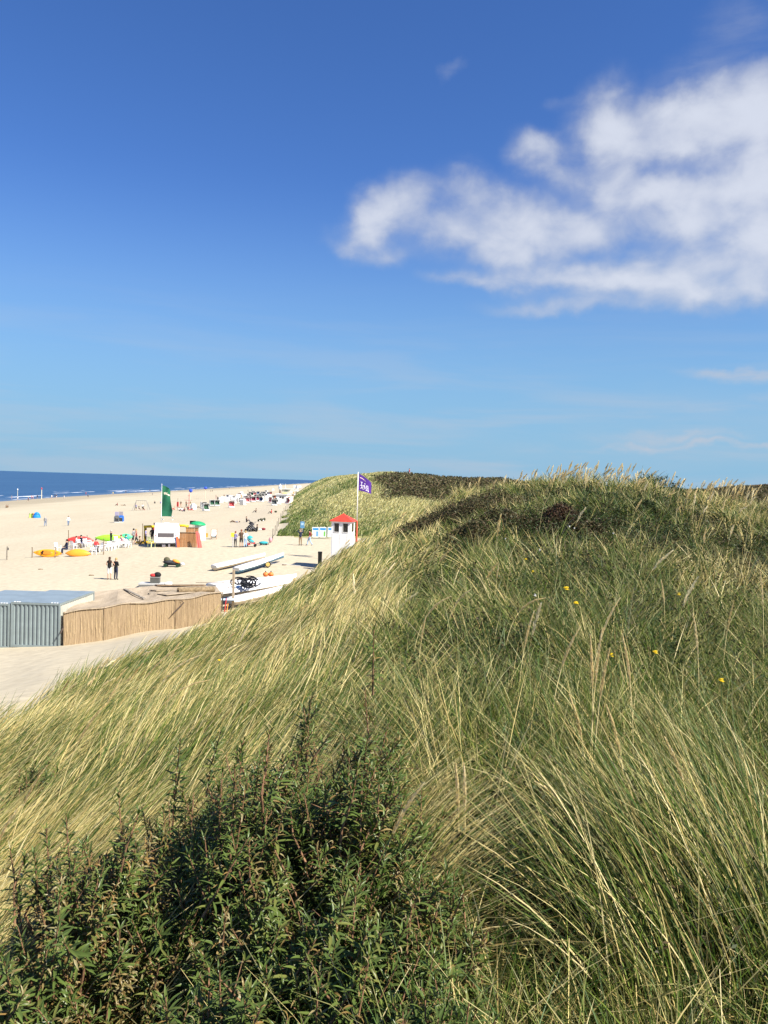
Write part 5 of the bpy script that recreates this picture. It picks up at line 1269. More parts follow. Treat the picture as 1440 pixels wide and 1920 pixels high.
hull_between(s0 + Vector((0, 0, .12)), b0 + Vector((0, 0, .18)), .85, .50, 'white catamaran hull with a cream side, the farther of two on the open sand', CREAMH)
s1 = B(444, 1077); b1 = B(532, 1054)
h2 = hull_between(s1 + Vector((0, 0, .12)), b1 + Vector((0, 0, .35)), .95, .54, 'white catamaran hull with a blue side resting on a yellow wheeled trolley', BLUEH)
tw = s1.lerp(b1, .60)
t = thing('beach_trolley', 'small trolley with yellow wheels under the blue sided hull', 'trolley', (tw.x + .2, tw.y - .5, tw.z), .25)
for y in (0, 1.0):
    w_ = MB(); w_.tube([(0, y - .09, .26), (0, y + .09, .26)], .26, 18); wo = w_.build('wheel', RUBBER, t); MB().tube([(0, y - .105, .26), (0, y + .105, .26)], .18, 14).build('rim', YWHEEL, wo)
MB().tube([(0, 0, .26), (0, 1.0, .26)], .03, 6).tube([(0, .5, .28), (1.5, .3, .25), (2.9, .15, .12)], .022, 6).build('frame', ALU, t)
for (p, q, w_, lab) in [((398, 1097), (556, 1081), 1.5, 'broad white hull lying behind the timber post, farthest of the near boats'), ((405, 1108), (548, 1090), 1.3, 'white hull under the black ropes beside the dune grass'), ((432, 1124), (530, 1104), .9, 'white hull half hidden in the dune grass, nearest to the post')]:
    P0 = at(p[0], p[1], 50.5); Q0 = at(q[0], q[1], 57.0)
    if '1.3' == str(w_): P0 = at(p[0], p[1], 48.8); Q0 = at(q[0], q[1], 54.0)
    if '0.9' == str(w_): P0 = at(p[0], p[1], 47.9); Q0 = at(q[0], q[1], 51.5)
    hull_between(P0 - Vector((0, 0, .42)), Q0 - Vector((0, 0, .42)), w_, .55, lab, CREAMH, group='white boats lying behind the dune edge', drop=0)
t = thing('rope_tangle', 'tangle of black ropes and straps on the white hull', 'ropes', at(462, 1097, 49.6), 0)
rp = MB()
for i in range(17):
    a0 = random.uniform(0, 6.28); r0 = random.uniform(.08, .42); cx, cz = random.uniform(-.5, .55), random.uniform(-.12, .10)
    rp.tube([(cx + r0 * 1.25 * math.cos(a0 + k * .5), .3 * math.sin(a0 + k * .5) + random.uniform(-.05, .05), cz + .06 + r0 * .62 * math.sin(a0 + k * .5) + .16) for k in range(11)], random.uniform(.025, .055), 5)
rp.build('rope', ROPE, t, smooth=True)
BUOY = C('orange_buoy', (.80, .20, .05), rough=.4)
for px, lab in ((498, 'left one of two orange buoys behind the white hull'), (508, 'right one of two orange buoys behind the white hull')):
    p = at(px, 1077, 57.5); t = thing('buoy', lab, 'buoy', p, 0, 'orange buoys by the boats'); MB().ell((0, 0, 0), (.20, .20, .17), 14, 10).build('float', BUOY, t, smooth=True); MB().tube([(0, 0, .15), (0, 0, .25)], .04, 6).build('eyelet', BLACKP, t)

# ------------------------------------------------------------------ kayaks
def kayak(loc, rz, roll, L_, W_, H_, label, colr, inner, cockpit=True):
    t = thing('kayak', label, 'kayak', loc, 0, 'kayaks lying by the white chairs'); t.rotation_euler = (roll, 0, rz)
    m_ = MB(); N_, K = 22, 14; vs = []
    for i in range(N_ + 1):
        s = i / N_ * 2 - 1; f = max(.03, (1 - abs(s) ** 2.3)); up_ = .12 * s * s * H_ * 2
        for k in range(K):
            a = 2 * PI * k / K; z = math.sin(a); z = z * (.55 if z > 0 else 1.0)
            vs.append((s * L_ / 2, math.cos(a) * W_ / 2 * f, z * H_ / 2 * f ** .7 + up_ + .02 * math.cos(a * 6)))
    m_.add(vs, [(i * K + k, i * K + (k + 1) % K, (i + 1) * K + (k + 1) % K, (i + 1) * K + k) for i in range(N_) for k in range(K)] + [tuple(range(K)), tuple(N_ * K + k for k in range(K))])
    m_.build('hull', colr, t, smooth=True)
    if cockpit:
        MB().ell((-.1, 0, H_ * .27), (L_ * .22, W_ * .33, .035), 16, 5).build('seat_well', inner, t, smooth=True)
        MB().ell((L_ * .33, 0, H_ * .25), (L_ * .07, W_ * .2, .03), 12, 5).ell((-L_ * .34, 0, H_ * .25), (L_ * .07, W_ * .2, .03), 12, 5).build('hatch', inner, t, smooth=True)
        MB().box((-.45, 0, H_ * .38), (.06, W_ * .45, .22), Matrix.Rotation(-.2, 3, 'Y')).build('backrest', BLACKP, t)
    MB().box((L_ * .46, 0, H_ * .22), (.12, .05, .05)).box((-L_ * .46, 0, H_ * .22), (.12, .05, .05)).build('handle', BLACKP, t)
    return t
YEL = C('yellow_orange_plastic', (.82, .34, .02), rough=.35, scale=1.5, var=.15); ORG = C('orange_shadow_plastic', (.62, .22, .03), rough=.4); OR2 = C('orange_plastic', (.85, .31, .035), rough=.35, scale=1.2, var=.12); REDK = C('red_plastic', (.75, .07, .06), rough=.35); LIME = C('lime_plastic', (.32, .75, .05), rough=.35); MINT = C('mint_plastic', (.10, .62, .30), rough=.4)
p = B(90, 1044); kayak(p + Vector((0, 0, .36)), -.10, R(62), 3.0, .80, .42, 'yellow orange kayak on its side showing its cockpit', YEL, ORG)
p = B(146, 1043); kayak(p + Vector((0, 0, .32)), .10, R(-118), 2.45, .85, .48, 'orange kayak turned over beside the yellow one', OR2, ORG, False)
p = B(148, 1024); kayak(p + Vector((.1, 0, .70)), .10, R(-100), 3.0, .85, .45, 'bright red kayak standing on edge behind the white chairs', REDK, REDR, False)
p = B(207, 1019); kayak(p + Vector((0, 0, .62)), .12, R(-100), 3.5, .80, .45, 'lime green kayak standing on edge behind the white chairs', LIME, MINT, False)
p = B(236, 1014); kayak(p + Vector((0, 0, .5)), .1, R(-100), 1.6, .7, .4, 'small mint green kayak at the right end of the white chairs', MINT, LIME, False)
for px, py, h, lab in [(60, 1046, 1.0, 'wooden stake at the left tip of the yellow kayak'), (103, 1046, 1.05, 'wooden stake in front of the yellow kayak'), (128, 1022, 1.65, 'tall grey stake behind the red kayak'), (163, 1020, .95, 'short stake at the right end of the red kayak'), (194, 1040, 1.55, 'wooden stake before the lime kayak'), (267, 1012, 1.9, 'thin pole between the walkers and the yellow frame')]:
    p = B(px, py); t = thing('stake', lab, 'stake', p, 0, 'stakes among the kayaks'); MB().tube([(0, 0, -.2), (.02, 0, h * .6), (.0, .01, h)], [.05, .045, .04], 7).build('shaft', WOOD, t); MB().box((0, 0, h), (.09, .09, .05)).build('top', WOOD, t)
p = B(13, 1050); t = thing('post', 'grey wooden post standing alone at the left edge', 'post', p, 0); MB().tube([(0, 0, -.2), (.0, 0, .8), (.03, 0, 1.28)], [.075, .07, .06], 8).build('shaft', GREYW, t); MB().box((.09, 0, 1.05), (.10, .09, .22)).build('box', RUST, t)

# ------------------------------------------------------------------ white plastic chairs
PLAST = C('white_plastic', (.82, .81, .79), rough=.35, var=.02)
def make_chair(plastic):
    t = thing('plastic_chair', 'x', 'chair', (0, 0, 0), 0, 'white plastic chairs by the kayaks')
    MB().box((0, 0, .43), (.46, .44, .03)).build('seat', plastic, t)
    bk_ = MB()
    for x in (-.17, -.085, 0, .085, .17): bk_.box((x, .24, .66), (.05, .025, .40), Matrix.Rotation(-.18, 3, 'X'))
    bk_.box((0, .285, .86), (.46, .03, .09), Matrix.Rotation(-.18, 3, 'X')); bk_.build('backrest', plastic, t)
    for sx in (-1, 1):
        for sy in (-1, 1): MB().box((sx * .23, sy * .21, .215), (.05, .05, .43), Matrix.Rotation(sx * .06, 3, 'Y')).build('leg', plastic, t)
        MB().box((sx * .25, .02, .65), (.05, .48, .03)).box((sx * .25, -.20, .54), (.04, .04, .22)).build('armrest', plastic, t)
    return t
ch0 = make_chair(PLAST); k = 0
chairs = [(108, 1034, 1.2, 'white plastic chair at the left end, behind the yellow kayak'), (138, 1030, 2.6, 'white plastic chair right of the person in navy'), (146, 1027, .3, 'white plastic chair in front of the red kayak, left of three'), (154, 1026, -.4, 'white plastic chair in front of the red kayak, middle of three'), (161, 1026, .9, 'white plastic chair in front of the red kayak, right of three'),
          (167, 1024, 2, 'lone white plastic chair past the right tip of the red kayak'), (180, 1034, 1.0, 'white plastic chair holding the person in red'), (187, 1035, -.6, 'white plastic chair in front of the lime kayak, nearest the stake'), (198, 1033, 2.4, 'white plastic chair just right of the stake before the lime kayak'), (205, 1032, .4, 'white plastic chair in front of the man in black, left one'), (211, 1031, 1.7, 'white plastic chair in front of the man in black, right one'),
          (216, 1029, 3.0, 'white plastic chair right of the man in black'), (221, 1027, .2, 'white plastic chair left of the seated person in pink'), (226, 1026, -1.0, 'white plastic chair holding the person in pink'), (231, 1026, .6, 'white plastic chair right of the seated person in pink'), (236, 1025, 2.2, 'white plastic chair before the mint kayak'), (240, 1027, 1.3, 'white plastic chair at the right end of the row'), (219, 1021, .8, 'white plastic chair in the back row behind the lime kayak tip'), (175, 1040, -.9, 'white plastic chair nearest the camera, left of the stake')]
for px, py, a, lab in chairs:
    o = ch0 if k == 0 else dup(ch0); o.location = B(px, py); o.rotation_euler = (0, 0, a); o['label'] = lab; k += 1
cy = make_chair(C('pale_yellow_plastic', (.75, .80, .42), rough=.4)); cy.location = B(284, 1026); cy.rotation_euler = (0, 0, 2.5); cy.scale = (1.2,) * 3; cy['label'] = 'pale yellow plastic chair at the left corner of the caravan'; cy['group'] = 'plastic chairs by the caravan'
P(125, 1039, -.9, 'person in navy sitting between the two orange kayaks', pose='sit', top='navy', bottom='navy', hair='black', scale=1.12, shoes='white')
P(180, 1034, 1.0, 'person in a red jacket sitting before the lime kayak', pose='sit', top='red', bottom='dark', hair='brown')
P(152, 1026, 2.6, 'person in dark purple sitting before the red kayak', pose='sit', top='navy', bottom='lilac', hair='black')
P(143, 1028, 2.0, 'person in a white shirt and brown trousers sitting before the red kayak', pose='sit', top='white', bottom='brown', hair='brown')
P(227, 1026, 2.4, 'person in pink sitting in the row of white chairs', pose='sit', top='pink', bottom='white', hair='red')
P(236, 1025, 2.8, 'dark haired person sitting before the mint kayak', pose='sit', top='teal', bottom='white', hair='black')
P(262, 1021, 1.7, 'person sitting low on the sand right of the maroon dress', pose='ground', top='khaki', bottom='khaki', hair='brown', group=G2)

# ------------------------------------------------------------------ caravan, screen and yellow frames
p = B(312.5, 1026); Yc = p.y; Wc = 45.5 / FPX * Yc; Hc = 42 / FPX * Yc
t = thing('caravan', 'small white caravan with a wide dark rear window beside the plank screen', 'caravan', p, R(16))
prof = [(0.06, .38), (0, .50), (.0, .95), (.06, 1.35), (.22, 1.75), (.45, Hc - .22), (.70, Hc - .07), (1.0, Hc), (3.2, Hc), (3.6, Hc - .12), (3.85, 1.6), (3.9, .9), (3.8, .38)]
bd = MB(); n = len(prof); xs = [(-Wc / 2, .93), (-Wc / 2 + .05, .985), (-Wc / 2 + .16, 1.0), (Wc / 2 - .16, 1.0), (Wc / 2 - .05, .985), (Wc / 2, .93)]; vs = []
for x, s in xs: vs += [(x, (y - 1.9) * (.985 if s < 1 else 1) + 1.9, .38 + (z - .38) * s) for y, z in prof]
bd.add(vs, [(i * n + j, i * n + (j + 1) % n, (i + 1) * n + (j + 1) % n, (i + 1) * n + j) for i in range(len(xs) - 1) for j in range(n)] + [tuple(range(n)), tuple((len(xs) - 1) * n + j for j in range(n))])
body = bd.build('body', C('caravan_white', (.80, .80, .81), rough=.35, var=.03), t, smooth=False)
win = MB(); w0, w1, z0, z1 = -Wc / 2 + .33, Wc / 2 - .55, 1.02, 1.46
ysurf = lambda z: np.interp(z, [.5, .95, 1.35, 1.75], [0, 0, .06, .22])
win.add([(w0, ysurf(z0) - .02, z0), (w1, ysurf(z0) - .02, z0), (w1, ysurf(z1) - .025, z1), (w0, ysurf(z1) - .025, z1)], [(0, 1, 2, 3)]); wo = win.build('window', mat('brown_window', (.10, .085, .08), .2, .5), t)
fr = MB(); fr.box(((w0 + w1) / 2, ysurf(z0) - .02, z0 - .02), (w1 - w0 + .08, .05, .04)).box(((w0 + w1) / 2, ysurf(z1) - .02, z1 + .02), (w1 - w0 + .08, .05, .04)); fr.build('frame', WHITE, wo)
for x in (-Wc / 2 + .14, Wc / 2 - .36): MB().box((x, .02, 1.2), (.06, .04, .14)).build('tail_light', CL['red'], t)
MB().box((0, -.03, .55), (Wc * .9, .05, .14)).build('bumper', C('pale_grey_panel', (.6, .62, .66)), t); MB().box((-.2, .01, .88), (.75, .02, .05)).build('blue_strip', C('pale_blue_strip', (.35, .48, .75)), t)
for sx in (-1, 1): MB().tube([(sx * (Wc / 2 - .22), 2.0, .30), (sx * (Wc / 2 - .04), 2.0, .30)], .30, 16).build('wheel', RUBBER, t)
MB().box((Wc / 2 - .003 + .02, 1.5, 1.4), (.02, .9, .5)).build('window', DGLASS, t); MB().box((0, 1.8, Hc + .05), (.5, .5, .12)).build('roof_hatch', WHITE, t)
MB().box((-.3, .2, .12), (.35, .35, .24)).box((.25, .1, .15), (.2, .2, .3)).build('step', C('grey_step', (.2, .18, .2)), t)
# plank screen
def plank_screen(px0, px1, py, h, label, yaw=0.0, dz=0.0, Y=None, mt=None):
    a, b_ = B(px0, py), B(px1, py - 1.5)
    if Y: a = at(px0, py, Y); b_ = at(px1, py, Y + .3); a.z = gz(a.x, a.y); b_.z = gz(b_.x, b_.y)
    t = thing('plank_screen', label, 'fence', a, math.atan2(b_.y - a.y, b_.x - a.x)); L_ = (b_ - a).xy.length; n = max(6, int(L_ / .15)); w_ = L_ / n
    m_ = MB()
    for i in range(n): m_.box(((i + .5) * w_, random.uniform(-.006, .006), h / 2 - .1 + random.uniform(-.02, .02)), (w_ * .93, .025, h + .2))
    m_.build('planks', mt or C('brown_planks', (.30, .15, .065), var=.35, scale=5, stretch=(1, 1, .1)), t)
    MB().box((L_ / 2, -.03, h + .0), (L_ + .05, .09, .06)).build('top_rail', WOOD, t)
    for x in (.05, L_ - .05): MB().box((x, .05, h / 2 - .1), (.09, .08, h + .25)).build('post', WOOD, t)
    return t
plank_screen(336, 369, 1021, 28 * Yc / FPX, 'brown plank screen to the right of the caravan', Y=Yc - .1)
plank_screen(348, 372, 1018, 1.75, 'brown plank fence behind the first plank screen', Y=Yc + 4.5)
RB = C('coral_board', (.72, .16, .14), rough=.4)
for px, lean_, lab, h in ((373, .22, 'coral red board leaning at the right end of the plank screen', 1.72), (376.5, .30, 'second coral red board leaning behind the first one', 1.62)):
    q = at(px, 1019, Yc - .5); q.z = gz(q.x, q.y); tag(MB().box((0, 0, h / 2), (.30, .05, h), None, .85).build('board', RB, None, loc=q), lab, 'board', 'coral boards leaning on the plank screen').rotation_euler = (0, -lean_ * .6, .2)
q = at(334.5, 1024, Yc - .3); q.z = gz(q.x, q.y); tag(MB().box((0, 0, .55), (.28, .05, 1.15), None, .8).build('board', C('orange_red_board', (.75, .17, .06)), None, loc=q), 'orange red board leaning between caravan and plank screen', 'board').rotation_euler = (0, -.12, .1)
q = at(331.6, 1024, Yc - .25); q.z = gz(q.x, q.y); tag(MB().box((0, 0, .5), (.16, .05, 1.05), None, .8).build('board', C('blue_board', (.06, .22, .5)), None, loc=q), 'narrow blue board leaning at the right corner of the caravan', 'board').rotation_euler = (0, -.1, .1)
YINF = C('yellow_inflatable', (.85, .55, .03), rough=.35, var=.05)
def inflatable(px0, px1, py, h, Y, label, base=True):
    a = at(px0, py, Y); b_ = at(px1, py, Y); g = gz(a.x, Y); L_ = (b_ - a).xy.length
    t = thing('inflatable_goal', label, 'inflatable goal', (a.x, Y, g), 0, 'yellow inflatable goals behind the caravan'); r = .14
    MB().tube([(0, 0, .0), (0, 0, h * .5), (0, 0, h - .05)], [r, r * 1.05, r], 10).build('upright', YINF, t, smooth=True); MB().tube([(L_, 0, .0), (L_, 0, h * .5), (L_, 0, h - .05)], [r, r * 1.05, r], 10).build('upright', YINF, t, smooth=True)
    MB().tube([(-r, 0, h), (L_ / 2, 0, h + .05), (L_ + r, 0, h)], [r, r * 1.05, r], 10).build('crossbar', YINF, t, smooth=True)
    if base: MB().tube([(-.9, -.2, .12), (L_ * .5, -.2, .12), (L_, 0, .12)], r, 10).build('base_tube', YINF, t, smooth=True); MB().tube([(0, 0, .15), (0, 1.2, .12)], r * .9, 8).tube([(L_, 0, .15), (L_, 1.2, .12)], r * .9, 8).build('foot_tube', YINF, t, smooth=True)
inflatable(272, 293, 1008, 1.86, Yc + 5, 'yellow inflatable frame left of the caravan')
inflatable(333, 351, 1004, 1.62, Yc + 9, 'yellow inflatable frame behind the plank screen')
# green topped booth
q = at(371, 1010, Yc + 8); g = gz(q.x, q.y); hz_ = at(371, 984, Yc + 8).z - g
t = thing('beach_booth', 'white slatted booth with a domed green canopy behind the plank screen', 'booth', (q.x, q.y, g), .3)
MB().tube([(.25, 0, 0), (.25, 0, hz_)], .62, 16).build('wall', C('pale_mint_wall', (.66, .78, .70)), t); sl_ = MB()
for i in range(12): sl_.box((-.62 + i * .09, -.55, hz_ * .5), (.03, .03, hz_))
sl_.build('slats', WHITE, t); MB().ell((-.05, 0, hz_), (.92, .85, .42), 18, 8, Matrix.Rotation(.06, 3, 'Y'), 0, .5).build('canopy', C('green_canopy', (.02, .30, .12), rough=.5), t, smooth=True)
MB().box((-.62, 0, hz_ + .32), (.62, .4, .26)).build('loudspeaker', BLACKP, t)
q = B(383, 1007); t = thing('crate', 'orange crate on the sand right of the coral boards', 'crate', q, .1); MB().box((0, 0, .22), (.85, .45, .44)).build('box', C('orange_crate', (.70, .33, .07)), t); MB().box((0, 0, .46), (.9, .5, .05)).build('lid', C('orange_crate', (.70, .33, .07)), t)
# deck chair
def deckchair(px, py, rz, label, fabric, sc=1.0):
    t = thing('deck_chair', label, 'deck chair', B(px, py), rz, 'deck chairs on the beach', sc)
    MB().grid(lambda a, v: ((a - .5) * .56, .45 * v - .1 + .06 * math.sin(v * PI), .22 + .88 * v - .12 * math.sin(v * PI)), 4, 10).build('sling', fabric, t, smooth=True)
    f = MB()
    for s in (-1, 1): f.tube([(s * .32, -.55, .02), (s * .32, .38, 1.18)], .024, 6).tube([(s * .29, .50, .02), (s * .29, -.35, .52)], .022, 6).tube([(s * .34, -.35, .55), (s * .34, .20, .60)], .028, 6)
    f.tube([(-.32, .38, 1.15), (.32, .38, 1.15)], .022, 6).tube([(-.32, -.42, .2), (.32, -.42, .2)], .022, 6).build('frame', C('deck_chair_wood', (.38, .20, .10)), t)
    MB().box((0, -.16, .30), (.56, .05, .12)).build('stripe', C('dark_teal_stripe', (.04, .10, .12)), t)
    return t
deckchair(401, 1011, .15, 'white deck chair standing alone right of the plank screen', CL['white'])

# ------------------------------------------------------------------ flags and masts
GREENF = mat('green_flag_cloth', (.03, .155, .085), .8, .1, .15, 1.2, trans=.2)
Yg = Yc + 3.5; q = at(302, 1000, Yg); g = gz(q.x, Yg); zt = at(303.5, 908, Yg).z - g; lx = at(303.5, 908, Yg).x - q.x
t = thing('flagpole', 'slim pole with the tall green flag behind the caravan', 'flagpole', (q.x, Yg, g), 0)
MB().tube([(0, 0, -.3), (lx * .4, 0, zt * .45)], [.035, .03], 8).build('lower_tube', C('grey_pole', (.3, .3, .28)), t); MB().tube([(lx * .4, 0, zt * .45), (lx, 0, zt)], [.035, .022], 8).build('upper_tube', WHITE, t); MB().ell((lx, 0, zt), (.04, .04, .05), 8, 6).build('cap', WHITE, t)
ft, fb = at(304, 910, Yg), at(303, 968, Yg); Hf = ft.z - fb.z
def gf(a, v, dy=0.0):
    top = .34 * a ** 1.5 * (1 - v); prof_ = np.interp(v, [0, .12, .35, .55, .8, 1], [.72, .86, .88, 1.0, 1.18, 1.08])
    return (a * prof_ * 1.0 + .0 - .04 * v, dy + .12 * math.sin(a * 5 + v * 6) * a ** .6 + .18 * math.sin(v * 7 + 1) * a, -Hf * v - top * .9 * max(0, 1 - v * 3))
f = thing('flag', 'tall green banner flag with a cream emblem by the caravan', 'flag', ft + Vector((.03, 0, 0)), 0)
MB().grid(lambda a, v: gf(a, v), 16, 40).build('cloth', GREENF, f, smooth=True)
em = MB()
def spot(a, v, ra, rv):
    n = 10
    for sg in (-.008, .008):
        c_ = gf(a, v, sg); ring = [gf(a + ra * math.cos(2 * PI * k / n), v + rv * math.sin(2 * PI * k / n), sg) for k in range(n)]; em.add([c_] + ring, [(0, 1 + k, 1 + (k + 1) % n) for k in range(n)])
for s_ in [(.28, .245, .10, .022), (.40, .225, .09, .016), (.42, .27, .10, .020), (.60, .235, .06, .022), (.62, .28, .10, .020), (.80, .285, .10, .018), (.90, .315, .07, .020), (.30, .285, .07, .012), (.52, .255, .06, .012), (.78, .32, .05, .014)]: spot(*s_)
em.build('emblem', C('cream_print', (.72, .66, .50)), f)
q = B(354, 957); Ym = q.y; zt = at(354.5, 925, Ym).z - q.z
t = thing('mast', 'thin red mast with cross bars among the sunbathers', 'mast', q, 0); RM = C('red_mast_paint', (.50, .06, .07))
MB().tube([(0, 0, -.3), (0, 0, zt)], [.06, .05], 6).build('pole', RM, t)
for zf, w_ in ((.86, .35), (.60, 1.1), (.42, .5), (.16, .7)): MB().tube([(-w_, 0, zt * zf), (w_ * .7, 0, zt * zf)], .035, 5).build('cross_bar', RM, t)
MB().ell((.35, 0, zt * .47), (.14, .14, .30), 8, 6).build('hanging_bag', C('tan_bag', (.22, .14, .07)), t)
BLUEB = C('blue_balloon', (.03, .08, .55), rough=.3)
for px, pt_, pb, lab in ((357, 920, 951, 'round blue balloon on a pole right of the red mast'), (385, 915, 935, 'blue balloon on a pale pole nearer the water')):
    b_ = B(px, pb); q = at(px, pt_, b_.y); r = 3.4 * b_.y / FPX
    t = thing('beach_marker', lab, 'marker', b_, 0, 'blue topped markers'); MB().tube([(0, 0, -.2), (0, 0, q.z - b_.z)], [.07, .05], 6).build('pole', C('pale_pole', (.72, .66, .48)), t); MB().ell((0, 0, q.z - b_.z), (r, r, r * (1 if px < 370 else .7)), 14, 10).build('balloon', BLUEB, t, smooth=True)
b_ = B(333, 957); t = thing('pennant', 'small red pennant on a stick among the sunbathers', 'flag', b_, 0); MB().tube([(0, 0, 0), (0, 0, 3.0)], .035, 5).build('stick', C('dark_stick', (.07, .05, .04)), t); MB().grid(lambda a, v: (.05 + a * .5 - .3, .05 * math.sin(a * 6), 2.1 - v * 1.2), 6, 6).build('cloth', CL['red'], t)
b_ = B(362, 955); t = thing('windbreak', 'white windbreak shelter right of the red mast', 'windbreak', b_, PI); MB().grid(lambda a, v: (-.8 + 1.6 * a, .5 * math.sin(a * PI) - .5 * v, 1.55 * v * (.6 + .4 * math.sin(a * PI))), 12, 8).build('cloth', CL['white'], t, smooth=True); MB().tube([(-.8, 0, 0), (-.8, -.5, 1.0)], .03, 5).tube([(.8, 0, 0), (.8, -.5, 1.0)], .03, 5).build('pole', WHITE, t)
# swing
b_ = B(265, 957); t = thing('swing', 'tall steel swing frame on the open beach', 'swing', b_, 0); k_ = b_.y / FPX; hs = 18.5 * k_; SW = C('steel_tube', (.30, .28, .25), rough=.5)
for sx in (-1, 1):
    for sy in (-1, 1): MB().tube([(sx * 15.5 * k_, sy * .9, -.1), (sx * 9.5 * k_, 0, hs)], .075, 6).build('leg', SW, t)
MB().tube([(-9.5 * k_, 0, hs), (9.5 * k_, 0, hs)], .08, 6).build('beam', SW, t)
for x in (-3.6 * k_, 4.5 * k_):
    MB().tube([(x - .25, 0, hs), (x - .25, -.4, hs * .4)], .015, 4).tube([(x + .25, 0, hs), (x + .25, -.4, hs * .4)], .015, 4).build('chain', SW, t); MB().box((x, -.4, hs * .4), (.55, .25, .06)).build('seat', RUBBER, t)
for px, py, lab in ((261, 951, 'child sitting on the left swing'), (269.5, 952, 'child sitting on the right swing')):
    q = at(px, py, b_.y); person(Vector((q.x, b_.y - .3, q.z - .75)), PI / 2, lab, pose='sit', top='brown', bottom='maroon', hair='brown', scale=.8, group='children on the swing')
# tent and windbreak at the left
b_ = B(69, 971); k_ = b_.y / FPX
t = thing('beach_tent', 'blue dome beach tent on the open sand', 'tent', b_, .3); MB().ell((0, 0, 0), (7 * k_, 6 * k_, 11 * k_), 18, 10, None, 0, .5).build('shell', C('blue_tent_cloth', (.02, .22, .62), rough=.5), t, smooth=True); MB().tube([(-6.9 * k_, -1 * k_, 0), (-4 * k_, -4 * k_, 6.5 * k_), (0, -5 * k_, 8.2 * k_), (4 * k_, -4 * k_, 6.5 * k_), (6.9 * k_, -1 * k_, 0)], .05, 5).build('pole', C('dark_blue_pole', (.02, .08, .3)), t)
b_ = B(58.5, 971); t = thing('windbreak', 'small lime and orange windbreak left of the blue tent', 'windbreak', b_, 0)
MB().grid(lambda a, v: (-.2 + .75 * a - .25, .15 * math.sin(a * 4), .95 * v), 6, 4).build('cloth', C('lime_cloth', (.50, .72, .15)), t); MB().ell((.4, .2, .85), (.3, .15, .22), 8, 6).build('towel', CL['orange'], t); MB().tube([(-.5, 0, 0), (-.35, 0, 1.05)], .04, 5).tube([(.3, 0, 0), (.3, 0, 1.1)], .04, 5).build('pole', BLACKP, t)

# ------------------------------------------------------------------ hooded beach chairs
SHELL = C('white_wicker', (.78, .76, .72), var=.08, scale=20)
def hooded(colr):
    t = thing('hooded_beach_chair', 'x', 'beach chair', (0, 0, 0), 0, 'white hooded beach chairs')
    sh = MB()
    side = [(-.42, .05), (.38, .05), (.55, 1.05), (.52, 1.45), (.30, 1.62), (-.30, 1.60), (-.42, 1.48), (-.12, 1.02), (-.16, .62), (-.42, .58)]
    for sx in (-1, 1): sh.prism([(0, 0)] * 0 or side, sx * .62 - .025, sx * .62 + .025)
    sh.v = [(z_, x_, y_) for x_, y_, z_ in sh.v]
    sh.grid(lambda a, v: (-.6 + 1.2 * a, float(np.interp(v, [0, .45, .62, .75, 1], [.38, .55, .52, .30, -.30])), float(np.interp(v, [0, .45, .62, .75, 1], [.05, 1.05, 1.45, 1.62, 1.60]))), 4, 12)
    sh.box((0, -.03, .20), (1.18, .72, .28)); sh.build('shell', SHELL, t)
    MB().box((0, -.08, .42), (1.14, .62, .14)).build('seat_cushion', colr, t); MB().box((0, .30, .84), (1.14, .12, .74), Matrix.Rotation(-.18, 3, 'X')).build('back_cushion', colr, t); MB().grid(lambda a, v: (-.57 + 1.14 * a, -.28 + .58 * v, 1.55 + .02 * v), 4, 4).build('hood_lining', colr, t)
    MB().box((-.3, -.62, .14), (.48, .42, .10)).box((.3, -.62, .14), (.48, .42, .10)).build('footrest', SHELL, t)
    return t
protos = {}
cols = dict(green=C('dark_green_cushion', (.03, .09, .05)), red=C('red_cushion', (.55, .09, .09)), navy=C('navy_cushion', (.03, .06, .16)), maroon=C('maroon_cushion', (.22, .03, .06)), orange=C('orange_cushion', (.60, .20, .08)), grey=C('grey_cushion', (.10, .11, .12)), lilac=C('lilac_cushion', (.30, .30, .45)), coral=C('coral_cushion', (.70, .22, .22)))
CH = [(382, 954, 'green', .6), (386, 958, 'green', .7), (398, 949, 'green', .5), (407, 949, 'green', .4), (414, 943, 'red', PI + .4), (419, 941, 'navy', PI), (427, 942, 'coral', PI + .2), (434, 952, 'red', .35), (433, 938, 'grey', PI - .3), (440, 939, 'navy', .6), (445, 941, 'lilac', 2.8), (452, 944, 'green', .2), (455, 947, 'lilac', 2.6),
      (463, 943, 'coral', .3), (469, 941, 'maroon', .5), (475, 941, 'maroon', .3), (484, 940, 'maroon', .4), (490, 941, 'navy', -.4), (496, 939, 'orange', -.3), (458, 935, 'grey', PI), (466, 933, 'grey', .2), (473, 930, 'green', .3), (478, 930, 'coral', .2), (484, 928, 'navy', .4), (492, 929, 'grey', .1), (496, 929, 'grey', -.2), (503, 930, 'lilac', .3), (453, 929, 'coral', PI + .2), (449, 932, 'coral', .5), (501, 940, 'lilac', PI), (505, 936, 'orange', PI), (514, 948, 'grey', .3), (519, 945, 'green', -.7), (523, 946, 'navy', -1.6), (428, 936, 'navy', .5), (438, 944, 'maroon', PI - .2), (480, 936, 'grey', .2), (487, 935, 'green', .4), (493, 934, 'grey', -.3), (499, 934, 'navy', .2), (468, 937, 'coral', .1), (461, 939, 'maroon', .5), (447, 935, 'lilac', PI), (489, 932, 'navy', .3), (508, 943, 'coral', -.5), (515, 938, 'orange', .4), (475, 927, 'lilac', .4), (499, 926, 'navy', -.2), (469, 929, 'maroon', .3), (507, 929, 'red', .2), (541, 945, 'red', -.7)]
